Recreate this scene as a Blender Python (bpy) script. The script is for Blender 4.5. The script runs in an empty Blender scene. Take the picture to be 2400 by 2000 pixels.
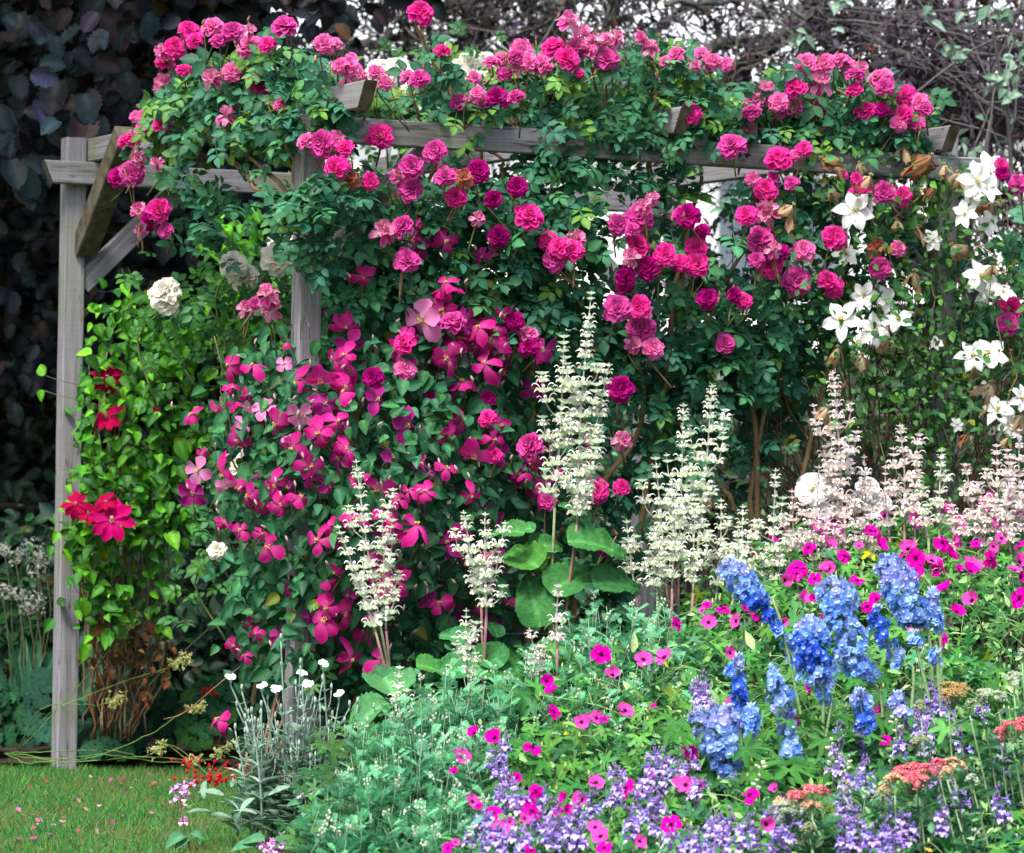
import bpy, math, random
import numpy as np
from mathutils import Vector, Matrix

# ------------------------------------------------------------------ camera, sky, sun, exposure
scene = bpy.context.scene
COL = scene.collection
FPX = 8200.0                     # focal length in pixels of the 2400 px wide photograph
CAM_Z = 1.06
PITCH = math.atan(150.0 / FPX)
ROLL = math.radians(0.85)

cam_f = np.array([0.0, math.cos(PITCH), math.sin(PITCH)])
_r0 = np.array([1.0, 0.0, 0.0])
_u0 = np.cross(_r0, cam_f)
cam_r = _r0 * math.cos(ROLL) + _u0 * math.sin(ROLL)
cam_u = _u0 * math.cos(ROLL) - _r0 * math.sin(ROLL)

cd = bpy.data.cameras.new("camera")
cam = bpy.data.objects.new("camera", cd)
COL.objects.link(cam)
cam.matrix_world = Matrix(((cam_r[0], cam_u[0], -cam_f[0], 0), (cam_r[1], cam_u[1], -cam_f[1], 0),
                           (cam_r[2], cam_u[2], -cam_f[2], CAM_Z), (0, 0, 0, 1)))
cd.sensor_fit = 'HORIZONTAL'
cd.sensor_width = 36.0
cd.lens = FPX / 2400.0 * 36.0
cd.clip_end = 2000.0
cd.dof.use_dof = True
cd.dof.focus_distance = 10.7
cd.dof.aperture_fstop = 5.6
scene.camera = cam

SUN_EL, SUN_ROT = math.radians(58), math.radians(205)
world = bpy.data.worlds.new("World")
scene.world = world
world.use_nodes = True
wn = world.node_tree
bgn = wn.nodes['Background']
sky = wn.nodes.new('ShaderNodeTexSky')
sky.sky_type = 'NISHITA'
sky.sun_disc = False
sky.sun_elevation = SUN_EL
sky.sun_rotation = SUN_ROT
sky.air_density = 1.0
sky.dust_density = 4.0
sky.ozone_density = 1.0
wn.links.new(sky.outputs[0], bgn.inputs[0])
bgn.inputs[1].default_value = 0.115

sd = bpy.data.lights.new("sun", 'SUN')
sd.energy = 2.4
sd.angle = math.radians(18)
sd.color = (1.0, 0.97, 0.92)
sun = bpy.data.objects.new("sun", sd)
COL.objects.link(sun)
_sv = Vector((math.sin(SUN_ROT) * math.cos(SUN_EL), math.cos(SUN_ROT) * math.cos(SUN_EL), math.sin(SUN_EL)))
sun.rotation_euler = _sv.to_track_quat('Z', 'Y').to_euler()
scene.view_settings.view_transform = 'Standard'
scene.view_settings.look = 'None'
scene.view_settings.exposure = 1.35
scene.view_settings.gamma = 1.0
scene.cycles.max_bounces = 5
scene.cycles.diffuse_bounces = 3
scene.cycles.glossy_bounces = 2
scene.cycles.transmission_bounces = 3

# ------------------------------------------------------------------ placing helpers
Z = 2.6125
def zp(ox, oy, x, y):
    return ox + x / Z, oy + y / Z
def dd(pts):                                # 2100 px wide reading of the photograph -> 2400 px
    return [(x * 8 / 7, y * 8 / 7) for x, y in pts]
def P(px, py, D):
    """point of the garden at forward distance D (m) seen at that place of the photograph"""
    px = np.asarray(px, float); py = np.asarray(py, float); D = np.asarray(D, float)
    d = (cam_f[None, :] + np.atleast_1d((px - 1200) / FPX)[:, None] * cam_r[None, :]
         + np.atleast_1d((1000 - py) / FPX)[:, None] * cam_u[None, :])
    q = d * (D / d[:, 1]).reshape(-1, 1)
    q[:, 2] += CAM_Z
    return q
def P1(px, py, D):
    return P([px], [py], [D])[0]

def in_poly(poly, x, y):
    inside = np.zeros(len(x), bool)
    n = len(poly); j = n - 1
    for i in range(n):
        xi, yi = poly[i]; xj, yj = poly[j]
        if yi != yj:
            c = ((yi > y) != (yj > y)) & (x < (xj - xi) * (y - yi) / (yj - yi) + xi)
            inside ^= c
        j = i
    return inside
def sample(poly, n, rng):
    a = np.array(poly); lo = a.min(0); hi = a.max(0)
    xs = np.empty(0); ys = np.empty(0)
    while len(xs) < n:
        x = rng.uniform(lo[0], hi[0], n * 2); y = rng.uniform(lo[1], hi[1], n * 2)
        k = in_poly(poly, x, y)
        xs = np.concatenate([xs, x[k]]); ys = np.concatenate([ys, y[k]])
    return xs[:n], ys[:n]
def clumpy(poly, n, rng, k=40, spread=45, mix=0.6):
    """points in a polygon gathered in clumps, with some loose ones"""
    cx, cy = sample(poly, k, rng)
    m = int(n * mix)
    i = rng.integers(0, k, m)
    x = cx[i] + rng.normal(0, spread, m); y = cy[i] + rng.normal(0, spread, m)
    ux, uy = sample(poly, n - m, rng)
    return np.concatenate([x, ux]), np.concatenate([y, uy]), np.concatenate([i, rng.integers(0, k, n - m)])

def norm(v):
    v = np.asarray(v, float)
    return v / np.maximum(np.linalg.norm(v, axis=-1, keepdims=True), 1e-9)
def frames(nrm, tip):
    z = norm(nrm); y = tip - (tip * z).sum(-1, keepdims=True) * z
    y = norm(y + 1e-6); x = np.cross(y, z)
    return np.stack([x, y, z], -1)          # columns
def rotz(a):
    c, s = math.cos(a), math.sin(a); return np.array([[c, -s, 0], [s, c, 0], [0, 0, 1.0]])
def rotx(a):
    c, s = math.cos(a), math.sin(a); return np.array([[1.0, 0, 0], [0, c, -s], [0, s, c]])
def roty(a):
    c, s = math.cos(a), math.sin(a); return np.array([[c, 0, s], [0, 1.0, 0], [-s, 0, c]])

# ------------------------------------------------------------------ mesh collecting
class Geo:
    def __init__(s):
        s.V = []; s.L = []; s.T = []; s.C = []; s.M = []; s.n = 0
    def raw(s, V, faces, C, mat=0):
        V = np.asarray(V, float); C = np.asarray(C, float)
        if C.ndim == 1: C = np.tile(C, (len(V), 1))
        s.V.append(V); s.C.append(C)
        s.L.append(np.concatenate([np.asarray(f) for f in faces]) + s.n)
        s.T.append(np.array([len(f) for f in faces])); s.M.append(np.full(len(faces), mat))
        s.n += len(V)
        return s
    def add(s, t, R=None, pos=None, tint=None, mat=None):
        """many copies of template t: R (N,3,3) incl. scale, pos (N,3), tint (N,3)"""
        V, L, T, C, M = t
        N = len(pos)
        W = np.einsum('nij,vj->nvi', R, V) + pos[:, None, :]
        CC = np.tile(C[None], (N, 1, 1)) if tint is None else C[None] * tint[:, None, :]
        s.V.append(W.reshape(-1, 3)); s.C.append(CC.reshape(-1, 3))
        s.L.append((L[None] + (np.arange(N) * len(V))[:, None]).ravel() + s.n)
        s.T.append(np.tile(T, N))
        s.M.append(np.tile(M if mat is None else np.full(len(M), mat), N))
        s.n += N * len(V)
        return s
    def tmpl(s):
        return (np.concatenate(s.V), np.concatenate(s.L), np.concatenate(s.T), np.concatenate(s.C), np.concatenate(s.M))
    def mesh(s, name, mats, smooth=True):
        V, L, T, C, M = s.tmpl()
        me = bpy.data.meshes.new(name)
        me.vertices.add(len(V)); me.vertices.foreach_set('co', V.astype(np.float32).ravel())
        me.loops.add(len(L)); me.loops.foreach_set('vertex_index', L.astype(np.int32))
        me.polygons.add(len(T))
        st = np.concatenate([[0], np.cumsum(T)[:-1]])
        me.polygons.foreach_set('loop_start', st.astype(np.int32))
        me.polygons.foreach_set('loop_total', T.astype(np.int32))
        me.polygons.foreach_set('material_index', M.astype(np.int32))
        me.polygons.foreach_set('use_smooth', np.full(len(T), smooth))
        at = me.color_attributes.new('Col', 'FLOAT_COLOR', 'POINT')
        at.data.foreach_set('color', np.concatenate([np.clip(C, 0, 1), np.ones((len(C), 1))], 1).astype(np.float32).ravel())
        for m in mats: me.materials.append(m)
        me.update(calc_edges=True)
        return me
    def build(s, name, mats, parent=None, smooth=True, label=None):
        if not s.V: return None
        if not isinstance(mats, (list, tuple)): mats = [mats]
        o = bpy.data.objects.new(name, s.mesh(name, mats, smooth))
        COL.objects.link(o)
        if parent is not None:      # under a thing, or (base missing) under one of its parts
            o.parent = parent
            if 'base' in parent: o.location = -Vector(parent['base'])
        if label: o['label'] = label
        return o

def thing(name, label, cat, base, group=None):
    o = bpy.data.objects.new(name, None); COL.objects.link(o)
    o.location = base; o.empty_display_size = 0.1
    o['base'] = [float(v) for v in base]
    o['label'] = label; o['category'] = cat
    if group: o['group'] = group
    return o
def place(name, me, parent, pos, R, s, label=None):
    o = bpy.data.objects.new(name, me); COL.objects.link(o); o.parent = parent
    b = parent['base']
    m = Matrix(((R[0][0] * s, R[0][1] * s, R[0][2] * s, pos[0] - b[0]), (R[1][0] * s, R[1][1] * s, R[1][2] * s, pos[1] - b[1]),
                (R[2][0] * s, R[2][1] * s, R[2][2] * s, pos[2] - b[2]), (0, 0, 0, 1)))
    o.matrix_local = m
    if label: o['label'] = label
    return o

def tube(g, pts, r, col, seg=6, mat=0, cap=True):
    pts = np.asarray(pts, float); n = len(pts)
    r = np.full(n, r) if np.isscalar(r) else np.asarray(r, float)
    t = norm(np.gradient(pts, axis=0))
    a = np.array([1.0, 0.13, 0.07]) if abs(t[0][0]) < .9 else np.array([0, 1.0, .1])
    x = norm(np.cross(t, a)); y = np.cross(t, x)
    th = np.arange(seg) * 2 * math.pi / seg
    V = pts[:, None] + r[:, None, None] * (np.cos(th)[None, :, None] * x[:, None] + np.sin(th)[None, :, None] * y[:, None])
    F = [(i * seg + j, i * seg + (j + 1) % seg, (i + 1) * seg + (j + 1) % seg, (i + 1) * seg + j) for i in range(n - 1) for j in range(seg)]
    if cap: F += [tuple(range(seg))[::-1], tuple((n - 1) * seg + j for j in range(seg))]
    g.raw(V.reshape(-1, 3), F, col, mat)
def smooth_path(pts, n=10, jit=0.0, rng=None):
    pts = np.asarray(pts, float)
    m = len(pts)
    if m < 3: 
        t = np.linspace(0, 1, n)[:, None]; q = pts[0] * (1 - t) + pts[-1] * t
    else:
        q = []
        ext = np.vstack([2 * pts[0] - pts[1], pts, 2 * pts[-1] - pts[-2]])
        for u in np.linspace(0, m - 1 - 1e-6, n):
            i = int(u); f = u - i
            p0, p1, p2, p3 = ext[i], ext[i + 1], ext[i + 2], ext[i + 3]
            q.append(.5 * (2 * p1 + (p2 - p0) * f + (2 * p0 - 5 * p1 + 4 * p2 - p3) * f * f + (3 * p1 - p0 - 3 * p2 + p3) * f ** 3))
        q = np.array(q)
    if jit and rng is not None: q[1:-1] += rng.normal(0, jit, (len(q) - 2, 3))
    return q

# ------------------------------------------------------------------ materials
def mat_new(name):
    m = bpy.data.materials.new(name); m.use_nodes = True
    return m, m.node_tree.nodes, m.node_tree.links
def plant_mat(name, rough=.5, trans=.3, spec=.4, bump=0.0, bscale=300, sat=1.0, val=1.0):
    m, n, l = mat_new(name)
    b = n['Principled BSDF']; out = n['Material Output']
    a = n.new('ShaderNodeAttribute'); a.attribute_name = 'Col'
    tx = n.new('ShaderNodeTexCoord')
    nz = n.new('ShaderNodeTexNoise'); nz.inputs['Scale'].default_value = 60; nz.inputs['Detail'].default_value = 3
    l.new(tx.outputs['Object'], nz.inputs['Vector'])
    mr = n.new('ShaderNodeMapRange'); mr.inputs['From Min'].default_value = .3; mr.inputs['From Max'].default_value = .7
    mr.inputs['To Min'].default_value = .78; mr.inputs['To Max'].default_value = 1.2
    l.new(nz.outputs[0], mr.inputs[0])
    mx = n.new('ShaderNodeVectorMath'); mx.operation = 'SCALE'
    l.new(a.outputs['Color'], mx.inputs[0]); l.new(mr.outputs[0], mx.inputs['Scale'])
    hs = n.new('ShaderNodeHueSaturation'); hs.inputs['Saturation'].default_value = sat; hs.inputs['Value'].default_value = val
    l.new(mx.outputs[0], hs.inputs['Color']); mx = hs
    l.new(mx.outputs[0], b.inputs['Base Color'])
    b.inputs['Roughness'].default_value = rough
    b.inputs['Specular IOR Level'].default_value = spec
    if bump:
        bp = n.new('ShaderNodeBump'); bp.inputs['Strength'].default_value = bump; bp.inputs['Distance'].default_value = .004
        n2 = n.new('ShaderNodeTexNoise'); n2.inputs['Scale'].default_value = bscale
        l.new(tx.outputs['Object'], n2.inputs['Vector']); l.new(n2.outputs[0], bp.inputs['Height']); l.new(bp.outputs[0], b.inputs['Normal'])
    if trans:
        tr = n.new('ShaderNodeBsdfTranslucent'); l.new(mx.outputs[0], tr.inputs['Color'])
        ms = n.new('ShaderNodeMixShader'); ms.inputs[0].default_value = trans
        l.new(b.outputs[0], ms.inputs[1]); l.new(tr.outputs[0], ms.inputs[2]); l.new(ms.outputs[0], out.inputs['Surface'])
    return m
M_LEAF = plant_mat('leaf', .5, .25, .18, sat=1.1, val=.76)
M_GLOSS = plant_mat('glossy_leaf', .45, .1, .3)
M_DULL = plant_mat('shaded_leaf', .5, .1, .3)
M_FELT = plant_mat('felted_leaf', .8, .25, .1, sat=1.08, val=.85)
M_PETAL = plant_mat('petal', .7, .42, .08, sat=1.05)
M_STEM = plant_mat('stem', .7, 0, .3, .4, 200)
M_BARK = plant_mat('bark', .85, 0, .2, .9, 60)
M_WRINKLE = plant_mat('wrinkled_leaf', .65, .1, .15, 1.0, 90, sat=1.1, val=.8)

def wood_mat():
    m, n, l = mat_new('weathered_timber')
    b = n['Principled BSDF']
    tx = n.new('ShaderNodeTexCoord'); a = n.new('ShaderNodeAttribute'); a.attribute_name = 'Grain'; 
    mp = n.new('ShaderNodeMapping'); mp.inputs['Scale'].default_value = (1.2, 26, 26)
    l.new(a.outputs['Vector'], mp.inputs['Vector'])
    n1 = n.new('ShaderNodeTexNoise'); n1.inputs['Scale'].default_value = 2.2; n1.inputs['Detail'].default_value = 8; n1.inputs['Roughness'].default_value = .65
    l.new(mp.outputs[0], n1.inputs['Vector'])
    cr = n.new('ShaderNodeValToRGB')
    e = cr.color_ramp.elements
    e[0].position = .25; e[0].color = (.115, .11, .12, 1); e[1].position = .75; e[1].color = (.30, .295, .32, 1)
    l.new(n1.outputs[0], cr.inputs[0])
    # green algae in broad patches
    n2 = n.new('ShaderNodeTexNoise'); n2.inputs['Scale'].default_value = 3.5; n2.inputs['Detail'].default_value = 4
    l.new(a.outputs['Vector'], n2.inputs['Vector'])
    c2 = n.new('ShaderNodeValToRGB'); c2.color_ramp.elements[0].position = .5; c2.color_ramp.elements[1].position = .72
    l.new(n2.outputs[0], c2.inputs[0])
    mx = n.new('ShaderNodeMix'); mx.data_type = 'RGBA'
    mm = n.new('ShaderNodeMath'); mm.operation = 'MULTIPLY'; mm.inputs[1].default_value = .6
    l.new(c2.outputs[0], mm.inputs[0]); l.new(mm.outputs[0], mx.inputs[0])
    l.new(cr.outputs[0], mx.inputs[6]); mx.inputs[7].default_value = (.16, .19, .06, 1)
    # thin saw marks across, long cracks along
    mp3 = n.new('ShaderNodeMapping'); mp3.inputs['Scale'].default_value = (150, 1, 1)
    l.new(a.outputs['Vector'], mp3.inputs['Vector'])
    n3 = n.new('ShaderNodeTexNoise'); n3.inputs['Scale'].default_value = 1.0
    l.new(mp3.outputs[0], n3.inputs['Vector'])
    mr = n.new('ShaderNodeMapRange'); mr.inputs['From Min'].default_value = .3; mr.inputs['From Max'].default_value = .6
    mr.inputs['To Min'].default_value = .93; mr.inputs['To Max'].default_value = 1.04
    l.new(n3.outputs[0], mr.inputs[0])
    mp4 = n.new('ShaderNodeMapping'); mp4.inputs['Scale'].default_value = (1.1, 22, 22)
    l.new(a.outputs['Vector'], mp4.inputs['Vector'])
    n4 = n.new('ShaderNodeTexNoise'); n4.inputs['Scale'].default_value = 1.4; n4.inputs['Detail'].default_value = 2
    l.new(mp4.outputs[0], n4.inputs['Vector'])
    cr4 = n.new('ShaderNodeValToRGB'); q = cr4.color_ramp.elements
    q[0].position = .485; q[0].color = (1, 1, 1, 1); q[1].position = .5; q[1].color = (.35, .35, .35, 1)
    z = q.new(.515); z.color = (1, 1, 1, 1)
    l.new(n4.outputs[0], cr4.inputs[0])
    v1 = n.new('ShaderNodeVectorMath'); v1.operation = 'SCALE'; l.new(mx.outputs[2], v1.inputs[0]); l.new(mr.outputs[0], v1.inputs['Scale'])
    v2 = n.new('ShaderNodeVectorMath'); v2.operation = 'MULTIPLY'; l.new(v1.outputs[0], v2.inputs[0]); l.new(cr4.outputs[0], v2.inputs[1])
    l.new(v2.outputs[0], b.inputs['Base Color']); b.inputs['Roughness'].default_value = .85
    b.inputs['Specular IOR Level'].default_value = .2
    bp = n.new('ShaderNodeBump'); bp.inputs['Strength'].default_value = .5; bp.inputs['Distance'].default_value = .003
    l.new(n1.outputs[0], bp.inputs['Height']); l.new(bp.outputs[0], b.inputs['Normal'])
    return m
M_WOOD = wood_mat()
def noise_mat(name, c1, c2, scale, rough=.9, bump=.6, dist=.01, detail=8):
    m, n, l = mat_new(name); b = n['Principled BSDF']
    tx = n.new('ShaderNodeTexCoord'); nz = n.new('ShaderNodeTexNoise'); nz.inputs['Scale'].default_value = scale; nz.inputs['Detail'].default_value = detail
    l.new(tx.outputs['Object'], nz.inputs['Vector'])
    cr = n.new('ShaderNodeValToRGB'); e = cr.color_ramp.elements
    e[0].position = .35; e[0].color = (*c1, 1); e[1].position = .65; e[1].color = (*c2, 1)
    l.new(nz.outputs[0], cr.inputs[0]); l.new(cr.outputs[0], b.inputs['Base Color'])
    b.inputs['Roughness'].default_value = rough; b.inputs['Specular IOR Level'].default_value = .2
    bp = n.new('ShaderNodeBump'); bp.inputs['Strength'].default_value = bump; bp.inputs['Distance'].default_value = dist
    l.new(nz.outputs[0], bp.inputs['Height']); l.new(bp.outputs[0], b.inputs['Normal'])
    return m

M_WOODEND = noise_mat('dark_timber', (.055, .045, .03), (.12, .105, .075), 26, .9, .5, .003)  # darker brown timber for the cut ends and the broad brace
# ------------------------------------------------------------------ ground
M_TURF = noise_mat('lawn_turf', (.035, .06, .012), (.12, .13, .04), 14, .95, .8, .01)
M_SOIL = noise_mat('soil', (.018, .012, .008), (.05, .035, .022), 22, .95, 1, .02)
def sheet(name, x0, x1, y0, y1, z, m, nx=40, ny=40, amp=0.0, seed=1, edge=None):
    rng = np.random.default_rng(seed)
    X, Y = np.meshgrid(np.linspace(x0, x1, nx + 1), np.linspace(y0, y1, ny + 1))
    H = z + amp * (np.sin(X * 5.1 + 1) * np.cos(Y * 3.7) * .5 + rng.normal(0, .3, X.shape))
    V = np.stack([X, Y, H], -1).reshape(-1, 3)
    F = [(j * (nx + 1) + i, j * (nx + 1) + i + 1, (j + 1) * (nx + 1) + i + 1, (j + 1) * (nx + 1) + i) for j in range(ny) for i in range(nx)]
    o = Geo().raw(V, F, (1, 1, 1)).build(name, m); o['kind'] = 'structure'
    return o
sheet('ground', -300, 300, -40, 900, -.03, M_TURF, 30, 30)
sheet('lawn', -4.5, 0.2, 4.0, 13.05, 0, M_TURF, 50, 60, .004, 2)
# soil of the borders: right border in front and beside the pergola, and the bed behind the lawn
def bed(name, poly, z, seed):
    rng = np.random.default_rng(seed); poly = np.array(poly, float)
    g = Geo(); xs = np.linspace(poly[:, 0].min(), poly[:, 0].max(), 70); ys = np.linspace(poly[:, 1].min(), poly[:, 1].max(), 70)
    X, Y = np.meshgrid(xs, ys); ins = in_poly([tuple(p) for p in poly], X.ravel(), Y.ravel()).reshape(X.shape)
    H = np.where(ins, z + rng.normal(0, .012, X.shape), -.05)
    V = np.stack([X, Y, H], -1).reshape(-1, 3); n = 70
    F = [(j * n + i, j * n + i + 1, (j + 1) * n + i + 1, (j + 1) * n + i) for j in range(n - 1) for i in range(n - 1) if ins[j:j + 2, i:i + 2].any()]
    o = g.raw(V, F, (1, 1, 1)).build(name, M_SOIL); o['kind'] = 'structure'
bed('border_soil', [(-.75, 7), (-.6, 9.5), (-.72, 11.0), (-.75, 13.2), (6, 14), (6, 7)], .035, 3)
bed('back_bed_soil', [(-6, 13.0), (-.5, 13.0), (8, 13.3), (8, 21), (-6, 21)], .03, 4)

# ------------------------------------------------------------------ pergola
PZ = 2.345
def gpos(px, py, z=0.0):
    """point at height z seen at px,py"""
    d = cam_f + (px - 1200) / FPX * cam_r + (1000 - py) / FPX * cam_u
    return (d * ((z - CAM_Z) / d[2]) + np.array([0, 0, CAM_Z]))
A1 = gpos(150, 1805)[:2]
A2 = gpos(722, 208, PZ)[:2]
A3 = gpos(2212, 305, PZ)[:2]
A4 = A1 + (A3 - A2)
ux = norm(A3 - A2); uc = norm(A2 - A1)      # along the long beams; across, towards the viewer
perg = thing('pergola', 'weathered grey timber pergola carrying the climbing roses on square posts and doubled rails', 'pergola', (A1[0], A1[1], 0))

def timber(name, a, b, w, h, up=(0, 0, 1), cut=0.0, seed=0, bev=.004, dark=False):
    """squared timber from a to b; w across, h along 'up'; cut slopes the lower edge of the ends"""
    rng = np.random.default_rng(seed)
    a = np.array(a, float); b = np.array(b, float); L = np.linalg.norm(b - a)
    t = (b - a) / L; upv = norm(np.array(up, float) - np.dot(up, t) * t); s = np.cross(upv, t)
    n = max(3, int(L / .12)); prof = []
    for (sx, sz) in ((-1, -1), (1, -1), (1, 1), (-1, 1)):
        cx, cz = sx * w / 2, sz * h / 2
        if sx * sz > 0: prof += [(cx, cz - sz * bev), (cx - sx * bev, cz)]
        else: prof += [(cx - sx * bev, cz), (cx, cz - sz * bev)]
    prof = np.array(prof); k = 8; V = []; Gc = []
    off = rng.uniform(0, 50)
    wob = np.cumsum(rng.normal(0, .0006, (n + 1, 2)), axis=0)
    for i in range(n + 1):
        u = i / n
        for (px, pz) in prof:
            ll = L * u
            if i == 0: ll += cut * (.5 - pz / h)
            if i == n: ll -= cut * (.5 - pz / h)
            V.append(a + t * ll + s * (px + wob[i, 0]) + upv * (pz + wob[i, 1])); Gc.append((ll + off, px + off, pz))
    F = [(i * k + j, i * k + (j + 1) % k, (i + 1) * k + (j + 1) % k, (i + 1) * k + j) for i in range(n) for j in range(k)]
    F += [tuple(range(k))[::-1], tuple(n * k + j for j in range(k))]
    g = Geo().raw(V, F, (1, 1, 1))
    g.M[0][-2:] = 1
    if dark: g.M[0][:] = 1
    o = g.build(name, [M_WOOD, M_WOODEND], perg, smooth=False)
    at = o.data.attributes.new('Grain', 'FLOAT_VECTOR', 'POINT')
    at.data.foreach_set('vector', np.array(Gc, np.float32).ravel())
    return o
PW = .078
def v3(p, z): return np.array([p[0], p[1], z])
sidev = np.array([-ux[1], ux[0]])           # pointing away from the viewer
for i, (A, lean) in enumerate(((A1, 0), (A2, .01), (A3, 0), (A4, 0))):
    timber('post', v3(A, -.05), v3(A + np.array([lean, 0]), PZ), PW, PW, up=(ux[0], ux[1], 0), seed=10 + i)
bz = PZ - .092 - .042
voff = -sidev * (PW / 2 + .024)
for A, B, s, e in ((A1, A4, .14, .1), (A2, A3, .06, .13)):
    timber('beam', v3(A + voff - ux * s, bz), v3(B + voff + ux * e, bz), .044, .083, cut=.035, seed=int(s * 100) + 1)
cz = PZ - .046
coff = ux * (PW / 2 + .024)
for A, B, k in ((A1, A2, 1), (A4, A3, 2), ((A1 + A4) / 2, (A2 + A3) / 2, 3)):
    off_ = -coff if k == 2 else coff
    timber('crossbeam', v3(A + off_ - uc * .1, cz), v3(B + off_ + uc * (.33, .16, .2)[k - 1], cz), .046, .086, cut=.05, seed=30 + k)
def brace(A, dirv, off, z0, run, seed, w=.042):
    a = v3(A + off + dirv * .0, z0); b = v3(A + off + dirv * run, z0 + run)
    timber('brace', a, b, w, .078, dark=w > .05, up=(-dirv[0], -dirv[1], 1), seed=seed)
brace(A1, ux, voff * 0 + ux * .03, 1.80, .36, 41)
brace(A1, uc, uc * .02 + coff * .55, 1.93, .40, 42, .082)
brace(A2, ux, ux * .03, 1.78, .40, 43)
brace(A4, -ux, -ux * .03, 1.80, .36, 44)
brace(A3, -ux, -ux * .03, 1.78, .38, 45)
brace(A3, -uc, -uc * .03, 1.85, .38, 46)
# bolt heads on the brace and the green training wires
g = Geo()
for zz in (.50, 1.05, 1.44, 1.78):
    tube(g, [v3(A1, zz), v3((A1 + A4) / 2, zz - .004), v3(A4, zz)], .0014, (.02, .12, .12), 4)
g.build('training_wire', M_STEM, perg)
for dx in (-.014, .014):
    c = v3(A1 + uc * .075 + coff * .55 + ux * dx, 1.985); g = Geo(); tube(g, [c, c + np.array([uc[0] * .012, uc[1] * .012, -.010])], .0045, (.05, .05, .05), 8); g.build('bolt', M_STEM, perg)

def depth_line(Pa, Pb):
    """forward distance of the vertical plane through Pa,Pb seen at column px"""
    def f(px):
        k = (np.asarray(px, float) - 1200) / FPX
        dx, dy = Pb - Pa
        t = (k * Pa[1] - Pa[0]) / (dx - k * dy)
        return Pa[1] + t * dy
    return f
d_front = depth_line(A2, A3); d_cross = depth_line(A1, A2); d_rear = depth_line(A1, A4)
def d_rose(px):
    px = np.asarray(px, float)
    return np.where(px < 722, d_cross(np.maximum(px, 200)), d_front(np.minimum(px, 2350)))

# ------------------------------------------------------------------ leaf and petal templates
def lerp(a, b, t): return np.asarray(a, float) * (1 - t) + np.asarray(b, float) * t
def grid(nu, nv, wf, L=1.0, W=1.0, cup=.15, curl=.1, fold=0.0, c0=(1, 1, 1), c1=(1, 1, 1), ruf=0, rng=None, edge=None, curl2=0, mat=0, twist=0, mid=None, pleat=0):
    V = []; C = []
    for i in range(nu + 1):
        t = i / nu
        w = wf(t) * W / 2
        for j in range(nv + 1):
            s = -1 + 2 * j / nv
            z = cup * s * s * w * 2 + fold * abs(s) * w + curl * t * t * L - curl2 * t ** 3 * L
            if pleat and s != 0 and 0 < i < nu: z += pleat * (1 if i % 2 else -1) * abs(s)
            if ruf and rng is not None: z += rng.normal(0, ruf) * t * (.4 + abs(s))
            x = s * w; 
            if twist: x, z = x * math.cos(twist * t) - z * math.sin(twist * t), x * math.sin(twist * t) + z * math.cos(twist * t)
            V.append((x, t * L, z))
            c = lerp(c0, c1, t)
            if mid is not None and s == 0: c = c * np.array(mid)
            if edge is not None: c = lerp(c, edge, min(1, abs(s) ** 3 * .8 + max(0, t - .8) * 2))
            C.append(c)
    F = [(i * (nv + 1) + j, i * (nv + 1) + j + 1, (i + 1) * (nv + 1) + j + 1, (i + 1) * (nv + 1) + j) for i in range(nu) for j in range(nv)]
    return Geo().raw(V, F, C, mat).tmpl()
def xf(t, R=None, p=(0, 0, 0), s=1.0, tint=(1, 1, 1), mat=None):
    V, L, T, C, M = t
    R = np.eye(3) if R is None else R
    return (V * s @ R.T + np.array(p), L, T, C * np.array(tint), M if mat is None else np.full(len(M), mat))
def join(ts):
    g = Geo()
    for (V, L, T, C, M) in ts:
        g.V.append(V); g.L.append(L + g.n); g.T.append(T); g.C.append(C); g.M.append(M); g.n += len(V)
    return g.tmpl()
def prof(*pts):
    xs = [p[0] for p in pts]; ys = [p[1] for p in pts]
    return lambda t: float(np.interp(t, xs, ys))
OVATE = prof((0, .05), (.12, .55), (.35, 1), (.6, .88), (.82, .5), (1, .03))
HEART = prof((0, .45), (.08, .8), (.25, 1), (.5, .9), (.78, .5), (1, .02))
LANCE = prof((0, .3), (.3, 1), (.6, .75), (.85, .35), (1, .02))
OBOV = prof((0, .16), (.25, .42), (.55, .85), (.78, 1), (.92, .8), (1, .45))
OBTIP = prof((0, .15), (.28, .48), (.6, 1), (.8, .88), (.93, .5), (1, .08))
ROUND = prof((0, .3), (.2, .75), (.5, 1), (.8, .85), (1, .4))
VEIN = (.82, .9, .8)

leaflet = grid(4, 2, OVATE, 1, .68, 0, -.12, .28, (1.05, 1.05, 1.0), (.92, .92, .92), mid=(1.35, 1.3, 1.2))
rng0 = np.random.default_rng(7)
def rose_leaf():
    ts = [xf(leaflet, rotx(-.1), (0, .95, 0), 1.0)]
    for k, y in enumerate((.8, .15)):
        for sgn in (-1, 1):
            ts.append(xf(leaflet, rotz(sgn * -1.15) @ roty(.25 * sgn), (sgn * .03, y, 0), .92 - .1 * k, (.96, .98, .96)))
    g = Geo(); tube(g, [(0, -.6, .05), (0, .3, .02), (0, 1, 0)], .025, (1.3, 1.1, .8), 3, cap=False)
    return join(ts + [g.tmpl()])
ROSELEAF = rose_leaf()
CLEMLEAF = grid(6, 4, HEART, 1, .70, .14, -.25, .16, (1.05, 1.05, 1), (.95, .95, .95), mid=(1.4, 1.3, 1.2), ruf=.012, rng=rng0)
SMALLLEAF = grid(3, 2, OVATE, 1, .6, 0, -.15, .3)
HAZEL = grid(12, 4, lambda t: prof((0, .35), (.2, .8), (.55, 1), (.8, .72), (.93, .38), (1, .03))(t) * (1 + .16 * (int(round(t * 12)) % 2)), 1, .74, .16, -.3, .1, ruf=.03, rng=rng0, mid=(1.5, 1.4, 1.3), pleat=.035)
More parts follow.
